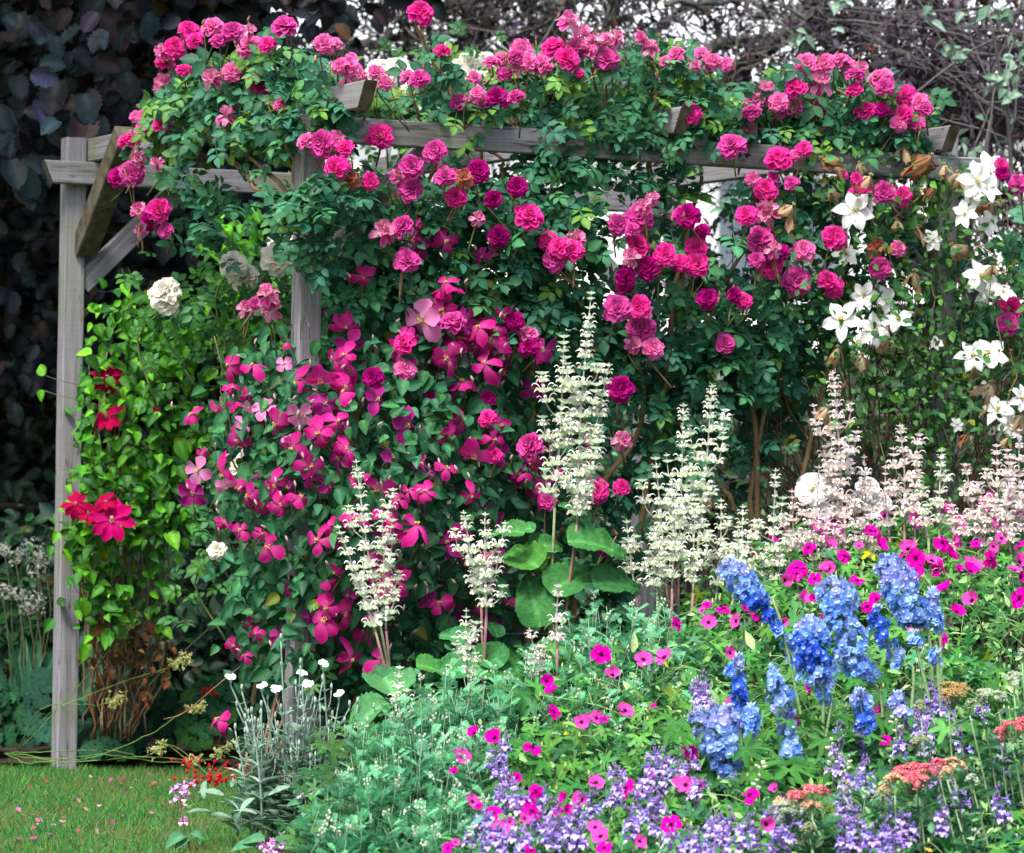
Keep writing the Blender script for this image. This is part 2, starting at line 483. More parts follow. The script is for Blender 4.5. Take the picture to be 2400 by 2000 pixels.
NARROW = grid(3, 2, LANCE, 1, .42, 0, -.2, .3)
def palmate(lobes=5, cut=.42, teeth=True, seed=1):
    rng = np.random.default_rng(seed); V = [(0, 0, 0)]; C = [(1.1, 1.12, 1)]; F = []
    N = lobes * 4
    for i in range(N + 1):
        a = -2.35 + 4.7 * i / N
        ph = (i % 4)
        r = {0: cut, 1: .82, 2: 1.0, 3: .82}[ph] * (1 - .12 * abs(a) / 2.35)
        if i in (0, N): r = .45
        aa = a + (0 if ph in (0, 2) else (.07 if ph == 1 else -.07))
        V.append((math.sin(aa) * r, math.cos(aa) * r, -.12 * r * r + (.07 if ph == 0 else -.02)))
        C.append((1, 1, 1) if ph == 0 else (.95, .95, .95))
    for i in range(1, N + 1): F.append((0, i + 1, i))
    return Geo().raw(V, F, C).tmpl()
PALM = palmate(5, .36)
PALM7 = palmate(7, .45, seed=3)
def scallop(n=9):
    V = [(0, 0, -.06)]; C = [(1.2, 1.25, 1.2)]; F = []; N = n * 3
    rings = ((.55, 1.0), (1.0, .85))
    for ri, (r0, c) in enumerate(rings):
        for i in range(N):
            a = -2.9 + 5.8 * i / (N - 1)
            r = r0 * (1 + (.08 if i % 3 == 1 else -.05) * (ri == 1))
            V.append((math.sin(a) * r * .5, math.cos(a) * r * .5 + .1, .03 * (ri == 0) + (.05 * math.sin(a * n) if ri else 0)))
            C.append((c, c, c) if i % 3 else (c * 1.3, c * 1.3, c * 1.3))
    for i in range(1, N): F.append((0, i + 1, i)); F.append((i, i + 1, N + i + 1, N + i))
    return Geo().raw(V, F, C).tmpl()
SCALLOP = scallop()
def frond(n=12, ln=.30, seed=2):
    """feathery leaf: a midrib with narrow toothed segments on both sides"""
    rng = np.random.default_rng(seed); g = Geo()
    tube(g, [(0, 0, 0), (0, .5, .05), (0, 1, 0)], .012, (1.2, 1.2, 1.1), 3, cap=False)
    seg = grid(2, 1, prof((0, .6), (.5, 1), (1, .1)), 1, .17)
    ts = [g.tmpl()]
    for i in range(n):
        y = .12 + .86 * i / n; l = ln * (math.sin(.35 + 2.5 * i / n)) + .03
        for sg in (-1, 1):
            ts.append(xf(seg, rotz(-sg * rng.uniform(.8, 1.05)) @ roty(rng.uniform(-.8, .8)), (0, y, .05 * math.sin(y * 3)), l))
    return join(ts)
FROND = frond()

# ---- flowers
def rose_tmpl(kind, seed):
    rng = np.random.default_rng(seed)
    c = {'n': ((.88, .16, .46), (.78, .015, .29), (.90, .14, .48)), 'd': ((.44, .02, .20), (.36, .006, .15), (.52, .04, .28)),
         'p': ((.88, .42, .62), (.82, .10, .42), (.90, .30, .58)), 'm': ((.76, .14, .44), (.60, .03, .29), (.78, .18, .50)),
         'f': ((.90, .74, .74), (.68, .05, .34), (.84, .38, .56)), 'w': ((.50, .28, .16), (.45, .09, .10), (.55, .25, .18)),
         'c': ((.95, .89, .62), (.95, .94, .83), (.96, .95, .88))}[kind]
    ts = []
    if kind in 'fw':
        rings = ((7, .36, 75, .35), (8, .50, 35, .45), (7, .58, -15, .42))
    elif kind == 'c':
        rings = ((7, .18, 88, .26), (8, .24, 78, .32), (10, .30, 66, .36), (11, .36, 50, .40), (12, .41, 32, .44), (11, .44, 12, .46), (9, .45, -12, .5))
    else:
        rings = ((5, .17, 88, .24), (6, .22, 78, .30), (7, .27, 68, .36), (8, .33, 55, .42), (9, .39, 38, .46), (9, .44, 18, .50), (8, .46, -8, .52))
    for ri, (n, l, el, w) in enumerate(rings):
        for k in range(n):
            a = 2 * math.pi * k / n + rng.uniform(-.3, .3) + ri * .5
            e = math.radians(el + rng.uniform(-9, 9))
            sh = rng.uniform(.85, 1.1)
            L = l * rng.uniform(.86, 1.1)
            c0 = np.array(c[0]) * sh if rng.random() < .55 else np.array(c[1]) * sh
            p = grid(3, 3, ROUND if kind not in 'fw' else OBOV, L, w * rng.uniform(.85, 1.1), .25, -.30 if ri > 1 else .15, 0,
                     c0, np.array(c[1]) * sh * (1.05 - .02 * ri), ruf=.028 if kind not in 'fw' else .06, rng=rng, edge=np.array(c[2]) * rng.uniform(.8, 1.1), twist=rng.uniform(-.25, .25))
            R = rotz(a) @ rotx(e)
            ts.append(xf(p, R, (0, 0, .02 * (5 - ri) - .03)))
            # start a little out from the axis
            ts[-1] = (ts[-1][0] + (rotz(a) @ np.array([0, .015 + .018 * ri, 0])), *ts[-1][1:])
    if kind == 'c': pass
    # calyx and sepals
    gp = (.16, .20, .06)
    V = []; 
    g = Geo(); tube(g, [(0, 0, -.34), (0, 0, -.22), (0, 0, -.10), (0, 0, -.02)], [.02, .07, .085, .05], gp, 6, mat=1)
    ts.append(g.tmpl())
    sp = grid(3, 1, LANCE, .34, .09, 0, -.3, 0, gp, (.25, .22, .08), mat=1)
    for k in range(5): ts.append(xf(sp, rotz(k * 1.257) @ rotx(-.25), (0, 0, -.07)))
    return join(ts)
def mesh_of(t, name, mats):
    g = Geo(); V, L, T, C, M = t; g.V = [V]; g.L = [L]; g.T = [T]; g.C = [C]; g.M = [M]; g.n = len(V)
    return g.mesh(name, mats)
ROSE = {k: [mesh_of(rose_tmpl(k, 50 + i * 7 + ord(k)), 'rose_flower', [M_PETAL, M_STEM]) for i in range(n)]
        for k, n in (('n', 4), ('d', 2), ('p', 2), ('m', 2), ('f', 3), ('w', 1), ('c', 2))}
def bud_tmpl(col=(.75, .05, .2)):
    g = Geo(); tube(g, [(0, 0, -.5), (0, 0, -.3), (0, 0, 0), (0, 0, .35), (0, 0, .55)], [.05, .2, .26, .16, .02], (.18, .17, .06), 6, 1)
    tube(g, [(0, 0, .1), (0, 0, .4), (0, 0, .62)], [.18, .17, .05], col, 6, 0)
    t = g.tmpl(); sp = grid(3, 1, LANCE, .8, .14, 0, .1, 0, (.2, .2, .07), (.3, .22, .1), mat=1)
    return join([t] + [xf(sp, rotz(k * 1.257) @ rotx(1.2), (0, 0, -.1)) for k in range(5)])
BUD = bud_tmpl()
def clbud():
    g = Geo(); tube(g, [(0, 0, -1), (0, 0, -.5), (0, 0, .3), (0, 0, 1)], [.12, .34, .36, .05], (.62, .40, .45), 6, 0)
    return g.tmpl()
CLBUD = clbud()
BUDM = mesh_of(BUD, 'bud', [M_PETAL, M_STEM]); CLBUDM = mesh_of(CLBUD, 'bud', [M_PETAL, M_STEM])

def open_flower(n, shape, W, c0, c1, edge, seed, curl=-.3, cup=.12, ruf=.02, el=8, stam=None, droop=0, jitter=8, twist=.2, nu=5, nv=4, lens=(.9, 1.05)):
    rng = np.random.default_rng(seed); ts = []
    for k in range(n):
        a = 2 * math.pi * k / n + rng.normal(0, .09)
        sh = rng.uniform(.85, 1.1)
        p = grid(nu, nv, shape, .5 * rng.uniform(*lens), W * .5 * rng.uniform(.9, 1.1), cup * rng.uniform(.3, 1.6), curl * rng.uniform(.3, 1.7), 0,
                 np.array(c0) * sh, np.array(c1) * sh, ruf=ruf, rng=rng, edge=None if edge is None else np.array(edge) * sh, twist=rng.uniform(-twist, twist))
        ts.append(xf(p, rotz(a) @ rotx(math.radians(el - droop + rng.uniform(-jitter, jitter))), (0, 0, rng.uniform(0, .015))))
    if stam is not None:
        sc, sl, sn = stam; g = Geo()
        for k in range(sn):
            a = rng.uniform(0, 6.28); e = rng.uniform(.5, 1.45); d = np.array([math.cos(a) * math.cos(e), math.sin(a) * math.cos(e), math.sin(e)]) * sl
            tube(g, [(0, 0, 0), d * .6, d], [.012, .008, .018], sc, 3)
        ts.append(g.tmpl())
    g = Geo(); tube(g, [(0, 0, -.25), (0, 0, -.05), (0, 0, .02)], [.012, .02, .035], (.18, .2, .08), 4, 1); ts.append(g.tmpl())
    return join(ts)
def flower_set(name, variants, mats=None):
    return [mesh_of(t, name, mats or [M_PETAL, M_STEM]) for t in variants]
YEL = (.75, .62, .22)
CLEM = {'n': flower_set('clematis_flower', [open_flower(n, OBTIP, .84, (.66, .12, .36), (.46, .010, .165), (.56, .045, .26), 80 + i, curl=-.75, cup=-.1, stam=(YEL, .13, 14), jitter=28, twist=.9, ruf=.03, lens=(.8, 1.1))
                                            for i, n in enumerate((4, 5, 5, 6, 4))]),
        'd': flower_set('clematis_flower', [open_flower(n, OBTIP, .84, (.40, .06, .25), (.30, .010, .145), (.40, .06, .27), 90 + i, curl=-.6, stam=(YEL, .12, 12), jitter=25, twist=.7)
                                            for i, n in enumerate((4, 5, 4))]),
        'p': flower_set('clematis_flower', [open_flower(n, OBOV, 1.0, (.78, .42, .62), (.68, .16, .42), (.70, .26, .52), 95 + i, curl=-.4, stam=(YEL, .15, 16), jitter=15)
                                            for i, n in enumerate((5, 4))])}
REDCLEM = flower_set('clematis_flower', [open_flower(8, OBTIP, .52, (.66, .05, .24), (.46, .006, .09), (.54, .02, .18), 100, curl=-.2, stam=((.75, .55, .35), .1, 18), jitter=10),
                                         open_flower(8, OBTIP, .56, (.46, .01, .09), (.36, .004, .045), (.42, .01, .08), 101, curl=-.5, stam=((.6, .4, .3), .1, 14), jitter=20)])
STAR = prof((0, .2), (.25, .7), (.5, 1), (.72, .85), (.9, .4), (1, .04))
WCLEM = flower_set('clematis_flower', [open_flower(n, STAR, .64, (.88, .90, .80), (.93, .93, .93), (.88, .88, .90), 110 + i, curl=-.25, ruf=.03, stam=((.72, .66, .30), .12, 16), jitter=14, twist=.4)
                                       for i, n in enumerate((6, 5, 6))])
DRY = flower_set('withered_flower', [open_flower(n, OBOV, .62, (.58, .50, .36), (.52, .38, .24), (.38, .20, .09), 120 + i, curl=-.9, cup=-.3, ruf=.06, stam=((.45, .42, .20), .14, 18), el=-18, jitter=28, twist=.9)
                                     for i, n in enumerate((5, 6, 4))] +
                 [open_flower(7, OBOV, .7, (.42, .24, .14), (.36, .18, .09), (.25, .11, .05), 130, curl=-1.1, cup=-.4, ruf=.1, stam=((.45, .42, .20), .14, 18), el=-30, jitter=40, twist=1.2)])
NOTCH = prof((0, .25), (.2, .55), (.5, .9), (.78, 1), (.93, .85), (1, .5))
def geranium_tmpl(seed):
    rng = np.random.default_rng(seed)
    t = open_flower(5, NOTCH, .93, (.16, .004, .08), (.66, .022, .36), None, seed, curl=(-.1, .18, -.25, .05, .3)[seed % 5], cup=.12, ruf=.03, el=(10, 22, 2, 14, 30)[seed % 5], stam=((.03, .01, .03), .13, 9), jitter=10, twist=.3, nu=6, lens=(.92, 1.02))
    V, L, T, C, M = t
    C = C.copy(); r = np.hypot(V[:, 0], V[:, 1]); 
    is_p = (C[:, 0] > C[:, 1] * 3) & (r > .0)
    k = np.clip((r - .09) / .06, 0, 1)[:, None]
    rim = np.array([.76, .025, .42]) if seed % 5 < 3 else np.array([.84, .12, .52])
    vein = .86 + .14 * np.abs(np.sin(np.arctan2(V[:, 1], V[:, 0]) * 14))
    C = np.where((is_p)[:, None], (1 - k) * np.array([.08, .003, .04]) + k * rim * vein[:, None] * rng.uniform(.92, 1.05), C)
    return (V, L, T, C, M)
GER = flower_set('geranium_flower', [geranium_tmpl(140 + i) for i in range(5)])
CAMP = flower_set('campion_flower', [open_flower(5, OBOV, 1.15, (.80, .82, .75), (.86, .88, .84), None, 150 + i, curl=-.2, el=8, stam=None) for i in range(2)])

def face_frame(nrm, rng):
    n = norm(np.array([nrm], float)); t = norm(rng.normal(0, 1, (1, 3)))
    return frames(n, t)[0]
def spread_frames(N, rng, out=(0, -1, .6), rand=.6, down=.6):
    """leaf frames: faces turned outward/up, tips hanging down and sideways"""
    n = norm(np.array(out)[None, :] + rng.normal(0, rand, (N, 3)))
    t = rng.normal(0, 1, (N, 3)); t[:, 2] -= down; t = norm(t)
    return frames(n, t)
def tints(N, rng, cols, var=.18):
    cols = np.array(cols, float); w = rng.random((N, 1)); i = rng.integers(0, len(cols), N); j = rng.integers(0, len(cols), N)
    c = cols[i] * w + cols[j] * (1 - w)
    c = c * np.exp(rng.normal(0, var, (N, 1)))
    if N > 200:      # a few yellowed or bronzed leaves
        m = rng.random(N) < .012; c[m] = c[m] * np.array([2.6, 1.25, .6]) + np.array([.05, .02, 0])
    return c
def leaves(g, tmpl, pts, size, rng, cols, out=(0, -1, .6), rand=.6, down=.6, var=.18, svar=.22, mat=0):
    N = len(pts); R = spread_frames(N, rng, out, rand, down) * (size * np.exp(rng.normal(0, svar, N)))[:, None, None]
    g.add(tmpl, R, pts, tints(N, rng, cols, var), mat=mat)

# ------------------------------------------------------------------ flowers read off the photograph
# blooms in enlarged views of the photograph; (view origin), then (x, y, size, kind)
RA = [(1165,185,115,'n'),(1300,160,115,'p'),(1190,245,95,'n'),(1340,245,95,'m'),(1430,190,120,'n'),(1525,285,135,'n'),(1520,190,80,'f'),(1635,270,95,'n'),(1740,155,135,'m'),
(1990,265,115,'p'),(2050,265,75,'n'),(1075,290,115,'n'),(1000,320,95,'f'),(1010,375,105,'n'),(1125,425,85,'n'),(1000,515,115,'f'),(1300,480,110,'f'),(1420,440,110,'p'),(1585,515,135,'n'),
(1715,640,75,'p'),(1390,715,110,'f'),(890,720,105,'p'),(838,715,70,'p'),(1000,755,115,'n'),(875,795,85,'p'),(790,855,115,'n'),(728,1080,120,'d'),(808,1065,135,'m'),(960,1000,70,'f'),
(845,965,80,'f'),(978,1285,125,'n'),(850,1290,90,'f'),(925,1355,105,'d'),(1010,1410,85,'m'),(860,1415,65,'f'),(1870,860,95,'p'),(1965,880,145,'m'),(2055,850,110,'n'),(2050,1030,130,'n'),(2075,400,90,'p')]
RB = [(490,75,135,'n'),(620,310,90,'n'),(50,405,120,'p'),(65,355,70,'p'),(30,515,70,'p'),(115,470,80,'f'),(215,440,90,'p'),(270,505,85,'p'),(405,465,90,'p'),(475,480,115,'m'),(820,475,75,'p'),
(915,375,80,'p'),(985,360,95,'p'),(1110,300,115,'p'),(1060,345,95,'m'),(1145,375,105,'p'),(1222,390,130,'p'),(1000,450,85,'m'),(1080,425,80,'f'),(830,570,80,'p'),(720,620,100,'m'),(860,612,95,'m'),
(960,595,125,'d'),(1065,590,95,'m'),(1390,140,125,'n'),(1305,285,135,'n'),(1385,360,135,'n'),(1430,275,100,'p'),(1500,310,105,'p'),(1480,210,95,'f'),(1550,250,90,'f'),(1625,355,130,'m'),(1610,260,105,'f'),
(1685,235,85,'f'),(1460,445,60,'n'),(1840,235,95,'p'),(1890,300,95,'f'),(2045,335,95,'p'),(1985,375,75,'p'),(235,830,140,'n'),(18,910,110,'n'),(572,925,125,'n'),(440,1020,130,'m'),(420,1155,135,'m'),
(178,1110,90,'n'),(10,1020,85,'n'),(50,1100,115,'w'),(340,1080,90,'f'),(635,1075,115,'m'),(700,1070,70,'f'),(750,1095,105,'w'),(840,1045,125,'d'),(700,1205,115,'n'),(262,1420,135,'n'),(368,1385,125,'m'),
(405,1590,135,'m'),(1080,1145,110,'d'),(935,1220,95,'d'),(1155,1320,155,'n'),(960,1440,115,'d'),(1825,1325,150,'m'),(1700,1375,115,'m'),(1775,1400,80,'m'),(1850,1262,85,'f'),(1910,1215,70,'f'),
(2070,1310,90,'m'),(1820,1500,135,'n'),(1770,1575,95,'f'),(1875,1642,130,'d'),(1745,1700,130,'d'),(1985,1560,125,'n'),(2075,1610,95,'n'),(1265,1470,115,'n'),(1330,1515,115,'n'),(1420,1535,110,'n'),
(1440,1465,105,'f'),(1310,1590,130,'m'),(838,1340,80,'f')]
RC = [(115,325,80,'p'),(145,385,85,'f'),(195,370,90,'p'),(265,392,75,'p'),(75,412,75,'f'),(50,690,125,'n'),(755,390,125,'p'),(865,390,115,'p'),(960,365,95,'p'),(1010,390,80,'p'),(1060,455,105,'m'),
(1095,415,75,'f'),(690,530,115,'n'),(840,515,130,'f'),(1210,475,135,'p'),(1235,530,100,'m'),(1050,545,95,'n'),(505,565,115,'f'),(440,610,115,'p'),(420,685,105,'m'),(590,620,105,'p'),(600,680,85,'m'),
(690,650,115,'p'),(770,640,75,'f'),(835,662,95,'n'),(410,795,85,'f'),(1120,675,125,'n'),(1222,665,95,'d'),(1365,582,115,'n'),(1450,620,100,'p'),(1485,665,85,'n'),(1345,697,110,'n'),(1325,755,90,'p'),
(1435,752,90,'n'),(300,890,145,'m'),(585,965,140,'n'),(740,910,85,'n'),(690,950,65,'p'),(980,1070,70,'n'),(1065,1095,65,'n'),(1075,1185,115,'n'),(1232,1178,115,'m'),(1345,1200,115,'n'),(512,1160,120,'n'),
(475,1208,90,'d'),(390,1320,115,'n'),(512,1295,135,'n'),(120,1410,85,'d'),(32,1320,125,'d'),(82,1515,125,'n'),(85,1620,130,'n'),(470,1460,145,'m'),(560,1530,90,'f'),(605,1545,80,'d'),(450,1590,85,'m'),
(535,1635,130,'n'),(742,1530,115,'p'),(932,1450,135,'n'),(700,1725,150,'m'),(890,1720,125,'n'),(1215,1640,115,'m'),(1190,1520,105,'w'),(1322,1520,85,'p'),(1950,1010,85,'n'),(2055,1120,105,'m'),
(1962,1062,75,'d'),(560,1090,75,'m'),(665,1120,85,'m'),(430,1095,75,'p')]
RD = [(1510,140,95,'f'),(1560,108,65,'m'),(1640,60,120,'f'),(1660,150,105,'f')]
RE = [(690,215,130,'m'),(785,275,100,'m'),(380,350,120,'n'),(397,510,115,'n'),(190,560,110,'d'),(540,675,60,'d'),(895,690,85,'d'),(893,810,95,'n'),(940,1040,80,'n'),(1147,290,110,'n'),(1145,372,110,'d'),
(1055,215,100,'d'),(392,770,55,'n'),(1150,980,145,'m'),(1690,135,145,'m'),(1820,135,130,'n'),(1842,262,150,'m'),(1912,380,115,'n'),(1790,362,90,'f'),(1710,630,135,'d'),(1718,1230,90,'n'),(1560,1260,130,'n'),
(1270,1320,95,'m'),(1622,1590,100,'d'),(1720,945,100,'f'),(1515,940,60,'m'),(1735,2,90,'d')]
RF = [(155,75,110,'d'),(312,55,85,'d'),(372,90,95,'n'),(925,10,115,'n'),(2012,130,140,'n'),(1990,230,120,'m'),(262,350,115,'m')]
def gather(*lists):
    out = []
    for (ox, oy, L) in lists:
        for it in L: out.append((ox + it[0] / Z, oy + it[1] / Z, it[2] / Z) + tuple(it[3:]))
    return out
roses = gather((0, 0, RA), (800, 0, RB), (1600, 0, RC), (0, 670, RD), (800, 670, RE), (1600, 670, RF))

# ------------------------------------------------------------------ climbing roses
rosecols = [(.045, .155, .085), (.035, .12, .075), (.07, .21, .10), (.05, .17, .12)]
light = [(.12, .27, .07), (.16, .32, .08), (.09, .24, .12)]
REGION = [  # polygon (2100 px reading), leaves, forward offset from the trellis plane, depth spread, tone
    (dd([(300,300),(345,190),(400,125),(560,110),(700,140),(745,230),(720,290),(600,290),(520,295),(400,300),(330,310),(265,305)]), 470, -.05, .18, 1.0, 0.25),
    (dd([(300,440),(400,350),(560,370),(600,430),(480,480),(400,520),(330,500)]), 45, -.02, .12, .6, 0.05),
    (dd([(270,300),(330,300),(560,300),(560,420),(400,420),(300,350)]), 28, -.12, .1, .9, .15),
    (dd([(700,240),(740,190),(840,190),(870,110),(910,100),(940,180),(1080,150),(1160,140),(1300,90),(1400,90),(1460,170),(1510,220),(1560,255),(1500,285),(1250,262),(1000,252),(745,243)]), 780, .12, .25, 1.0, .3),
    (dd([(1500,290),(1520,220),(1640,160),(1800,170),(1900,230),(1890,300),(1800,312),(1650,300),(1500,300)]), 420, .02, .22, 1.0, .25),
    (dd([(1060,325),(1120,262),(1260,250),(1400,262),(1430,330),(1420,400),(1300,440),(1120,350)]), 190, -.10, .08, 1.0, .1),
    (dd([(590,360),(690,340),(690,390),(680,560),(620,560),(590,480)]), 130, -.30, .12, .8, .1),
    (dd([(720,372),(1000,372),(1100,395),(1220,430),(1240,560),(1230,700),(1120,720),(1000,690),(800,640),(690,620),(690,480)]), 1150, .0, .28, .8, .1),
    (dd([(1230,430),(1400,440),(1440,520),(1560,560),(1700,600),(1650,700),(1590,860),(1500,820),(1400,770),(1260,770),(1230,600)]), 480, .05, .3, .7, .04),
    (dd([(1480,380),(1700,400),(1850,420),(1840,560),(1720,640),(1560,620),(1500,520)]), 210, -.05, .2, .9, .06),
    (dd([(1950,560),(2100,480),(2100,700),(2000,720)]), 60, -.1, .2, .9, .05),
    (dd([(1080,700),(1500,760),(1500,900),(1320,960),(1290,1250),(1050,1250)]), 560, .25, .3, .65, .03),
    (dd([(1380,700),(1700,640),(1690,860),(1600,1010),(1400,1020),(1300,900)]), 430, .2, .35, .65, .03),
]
bush_spec = [(0, 800, 'moss rose sprawling over the crossbeam between the two left hand posts', (A2[0] - .12, A2[1] + .25)),
             (800, 1240, 'moss rose on the front middle post under the left end of the long rail', (A2[0] + .05, A2[1] + .1)),
             (1240, 1640, 'moss rose arching over the centre of the long rail above the tallest clary sage', (.35, 11.9)),
             (1640, 2500, 'moss rose mounded over the right end of the long rail beside the white clematis', (1.1, 12.3))]
rb = np.random.default_rng(11)
for bi, (x0, x1, lab, base) in enumerate(bush_spec):
    b = thing('climbing_rose', lab, 'rose bush', (base[0], base[1], 0.03), 'moss roses trained over the pergola')
    g = Geo(); cg = Geo(); bg = Geo()
    for (poly, n, off, sp, tone, lt) in REGION:
        x, y, ci = clumpy(poly, n, np.random.default_rng(int(n + poly[0][0])), k=max(8, n // 16), spread=26, mix=.7)
        k = (x >= x0) & (x < x1)
        x, y, ci = x[k], y[k], ci[k]
        if not len(x): continue
        D = d_rose(x) + off + rb.normal(0, sp * .6, len(x)) + np.sin(ci * 12.9) * sp * .5
        D = np.maximum(D, d_rose(x) - (.17 if off > -.25 else .34))
        pts = P(x, y, D)
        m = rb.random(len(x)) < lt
        R = spread_frames(len(x), rb, (0, -.8, .75), .55, .5)
        s = .041 * np.exp(rb.normal(0, .22, len(x)))
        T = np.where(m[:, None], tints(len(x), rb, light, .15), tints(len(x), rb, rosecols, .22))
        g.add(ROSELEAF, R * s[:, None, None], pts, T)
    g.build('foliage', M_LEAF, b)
    for (px, py, sz, kd) in roses:
        if not (x0 <= px < x1): continue
        hi = py < 330
        D = float(d_rose(px)) + rb.uniform(-.32, -.20) + (.10 if hi else 0)
        c = P1(px, py, D)
        ln = rb.uniform(.07, .15)
        dirv = norm(np.array([rb.normal(0, .35), rb.uniform(-1.2, -.5) if not hi else rb.uniform(-1.1, -.4), rb.uniform(.0, .6) if not hi else rb.uniform(.3, .9)]))
        if kd == 'n' and rb.random() < .22: kd = 'pmf'[rb.integers(0, 3)]
        me = ROSE[kd][rb.integers(0, len(ROSE[kd]))]
        size = sz * D / FPX * 1.12
        R = face_frame(dirv, rb)
        lb = {'d': 'dark purplish rose past its best', 'f': 'shattered rose with pale loose petals', 'w': 'withered brownish rose'}.get(kd)
        place('rose_flower', me, b, c, R, size, lb)
        foot = c + np.array([rb.normal(0, .03), rb.uniform(.02, .1), -ln])
        tube(cg, smooth_path([c - dirv * size * .3, c - dirv * .05 + np.array([0, 0, -.01]), foot], 6), [.0024, .0024, .0026, .0028, .003, .003], (.20, .11, .06) if rb.random() < .6 else (.09, .13, .04), 4)
        if rb.random() < (.75 if hi else .3):
            t = c + np.array([rb.normal(0, .03), rb.uniform(-.03, .03), rb.uniform(-.02, .04)])
            tube(cg, smooth_path([t - np.array([0, 0, .008]), t * .6 + foot * .4 + np.array([rb.normal(0, .006), 0, -.01]), foot], 6), .002, (.28, .2, .08), 3)
            place('bud', BUDM, b, t, face_frame(np.array([rb.normal(0, .3), -.2, 1.0]), rb), rb.uniform(.014, .021))
    # canes
    canes = {0: [[(720, 1850), (745, 1200), (735, 700), (690, 420), (640, 250), (560, 180)], [(735, 1850), (760, 1100), (720, 560), (600, 380), (480, 330), (340, 330)], [(700, 520), (560, 400), (440, 250), (400, 170)], [(715, 330), (722, 240), (740, 130)]],
             1: [[(760, 1850), (800, 1200), (900, 700), (1000, 420), (1060, 250), (1010, 130), (980, 60)], [(790, 1850), (960, 1100), (1080, 640), (1180, 420), (1130, 330)], [(1050, 500), (1120, 380), (1160, 250)]],
             2: [[(1240, 1800), (1240, 1100), (1250, 620), (1262, 400), (1300, 310), (1345, 200), (1350, 90)], [(1290, 1800), (1400, 900), (1290, 560), (1270, 480), (1390, 380), (1420, 270), (1415, 180)], [(1260, 1300), (1500, 1000), (1450, 700), (1380, 560), (1200, 520)], [(1520, 420), (1535, 260), (1545, 140)], [(1490, 1300), (1560, 900), (1590, 640), (1640, 420), (1655, 280), (1640, 160)]],
             3: [[(1760, 1500), (1770, 1100), (1850, 820), (1990, 700), (2010, 560)], [(1760, 1500), (1780, 1050), (1730, 860), (1680, 700), (1800, 520), (1960, 330), (2030, 250)], [(1790, 1450), (1930, 900), (1990, 600), (2040, 380), (2036, 270)], [(1740, 300), (1900, 320), (1990, 240), (1930, 190)], [(1720, 1200), (1640, 1050), (1540, 960)]]}[bi]
    for c in canes:
        q = smooth_path([P1(px, py, float(d_rose(px)) + .02 + .03 * math.sin(i * 2.1 + px)) for i, (px, py) in enumerate(c)], 26, .006, rb)
        tube(cg, q, np.linspace(.011, .0045, 26), (.17, .115, .05) if c[0][1] > 600 else (.30, .16, .09), 6)
    cg.build('canes', M_STEM, b)

# cream roses behind
CR = gather((0, 0, [(1430, 1620, 150), (1500, 1690, 165), (1705, 1580, 180)]), (0, 670, [(1005, 40, 180), (1030, 110, 120), (1420, 1050, 150), (1475, 1110, 110), (1330, 1620, 100), (1600, 130, 100)]))
CR2 = gather((800, 0, [(330, 470, 240), (250, 440, 170), (450, 560, 190), (540, 640, 140), (800, 440, 230), (880, 400, 160), (740, 500, 160), (1410, 1020, 110), (60, 1050, 130), (1080, 1110, 140), (1170, 1190, 130), (860, 500, 130)]))
rb = np.random.default_rng(12)
for nm, lab, L, base, off in (('cream', 'cream double rose behind the left hand clematis with blooms near the second post', CR, (-.95, 13.1), 0),
                              ('cream', 'cream double rose at the pergola back with large pale blooms above the long rail', CR2, (.1, 13.6), 1)):
    b = thing('cream_rose', lab, 'rose bush', (base[0], base[1], .03), 'cream roses at the back of the pergola')
    g = Geo(); cg = Geo()
    for (px, py, sz) in L:
        D = 12.0 + rb.uniform(0, .15) if off == 0 else 12.7 + rb.uniform(0, .3)
        c = P1(px, py, D)
        n = norm(np.array([rb.normal(0, .3), -1, rb.uniform(.4, .9)]))
        place('rose_flower', ROSE['c'][rb.integers(0, 2)], b, c, face_frame(n, rb), sz * D / FPX * 1.1)
        q = smooth_path([c - n * .02, c + np.array([rb.normal(0, .05), .06, -.12]), c + np.array([rb.normal(0, .1), .1, -.35])], 7)
        tube(cg, q, .004, (.10, .16, .05), 4)
        pp = c + rb.normal(0, .1, (26, 3)) + np.array([0, .14, -.06])
        leaves(g, ROSELEAF, pp, .032, rb, [(.07, .2, .05), (.05, .16, .06)], (0, -.8, .7), .5)
    q = smooth_path([np.array([base[0], base[1], 0]), np.array([base[0] + .05, base[1] - .1, 1.0]), P1(L[0][0], L[0][1] + 60, 12.9 + .3 * off)], 16, .01, rb)
    tube(cg, q, np.linspace(.012, .005, 16), (.12, .1, .05), 6)
    cg.build('canes', M_STEM, b); g.build('foliage', M_LEAF, b)

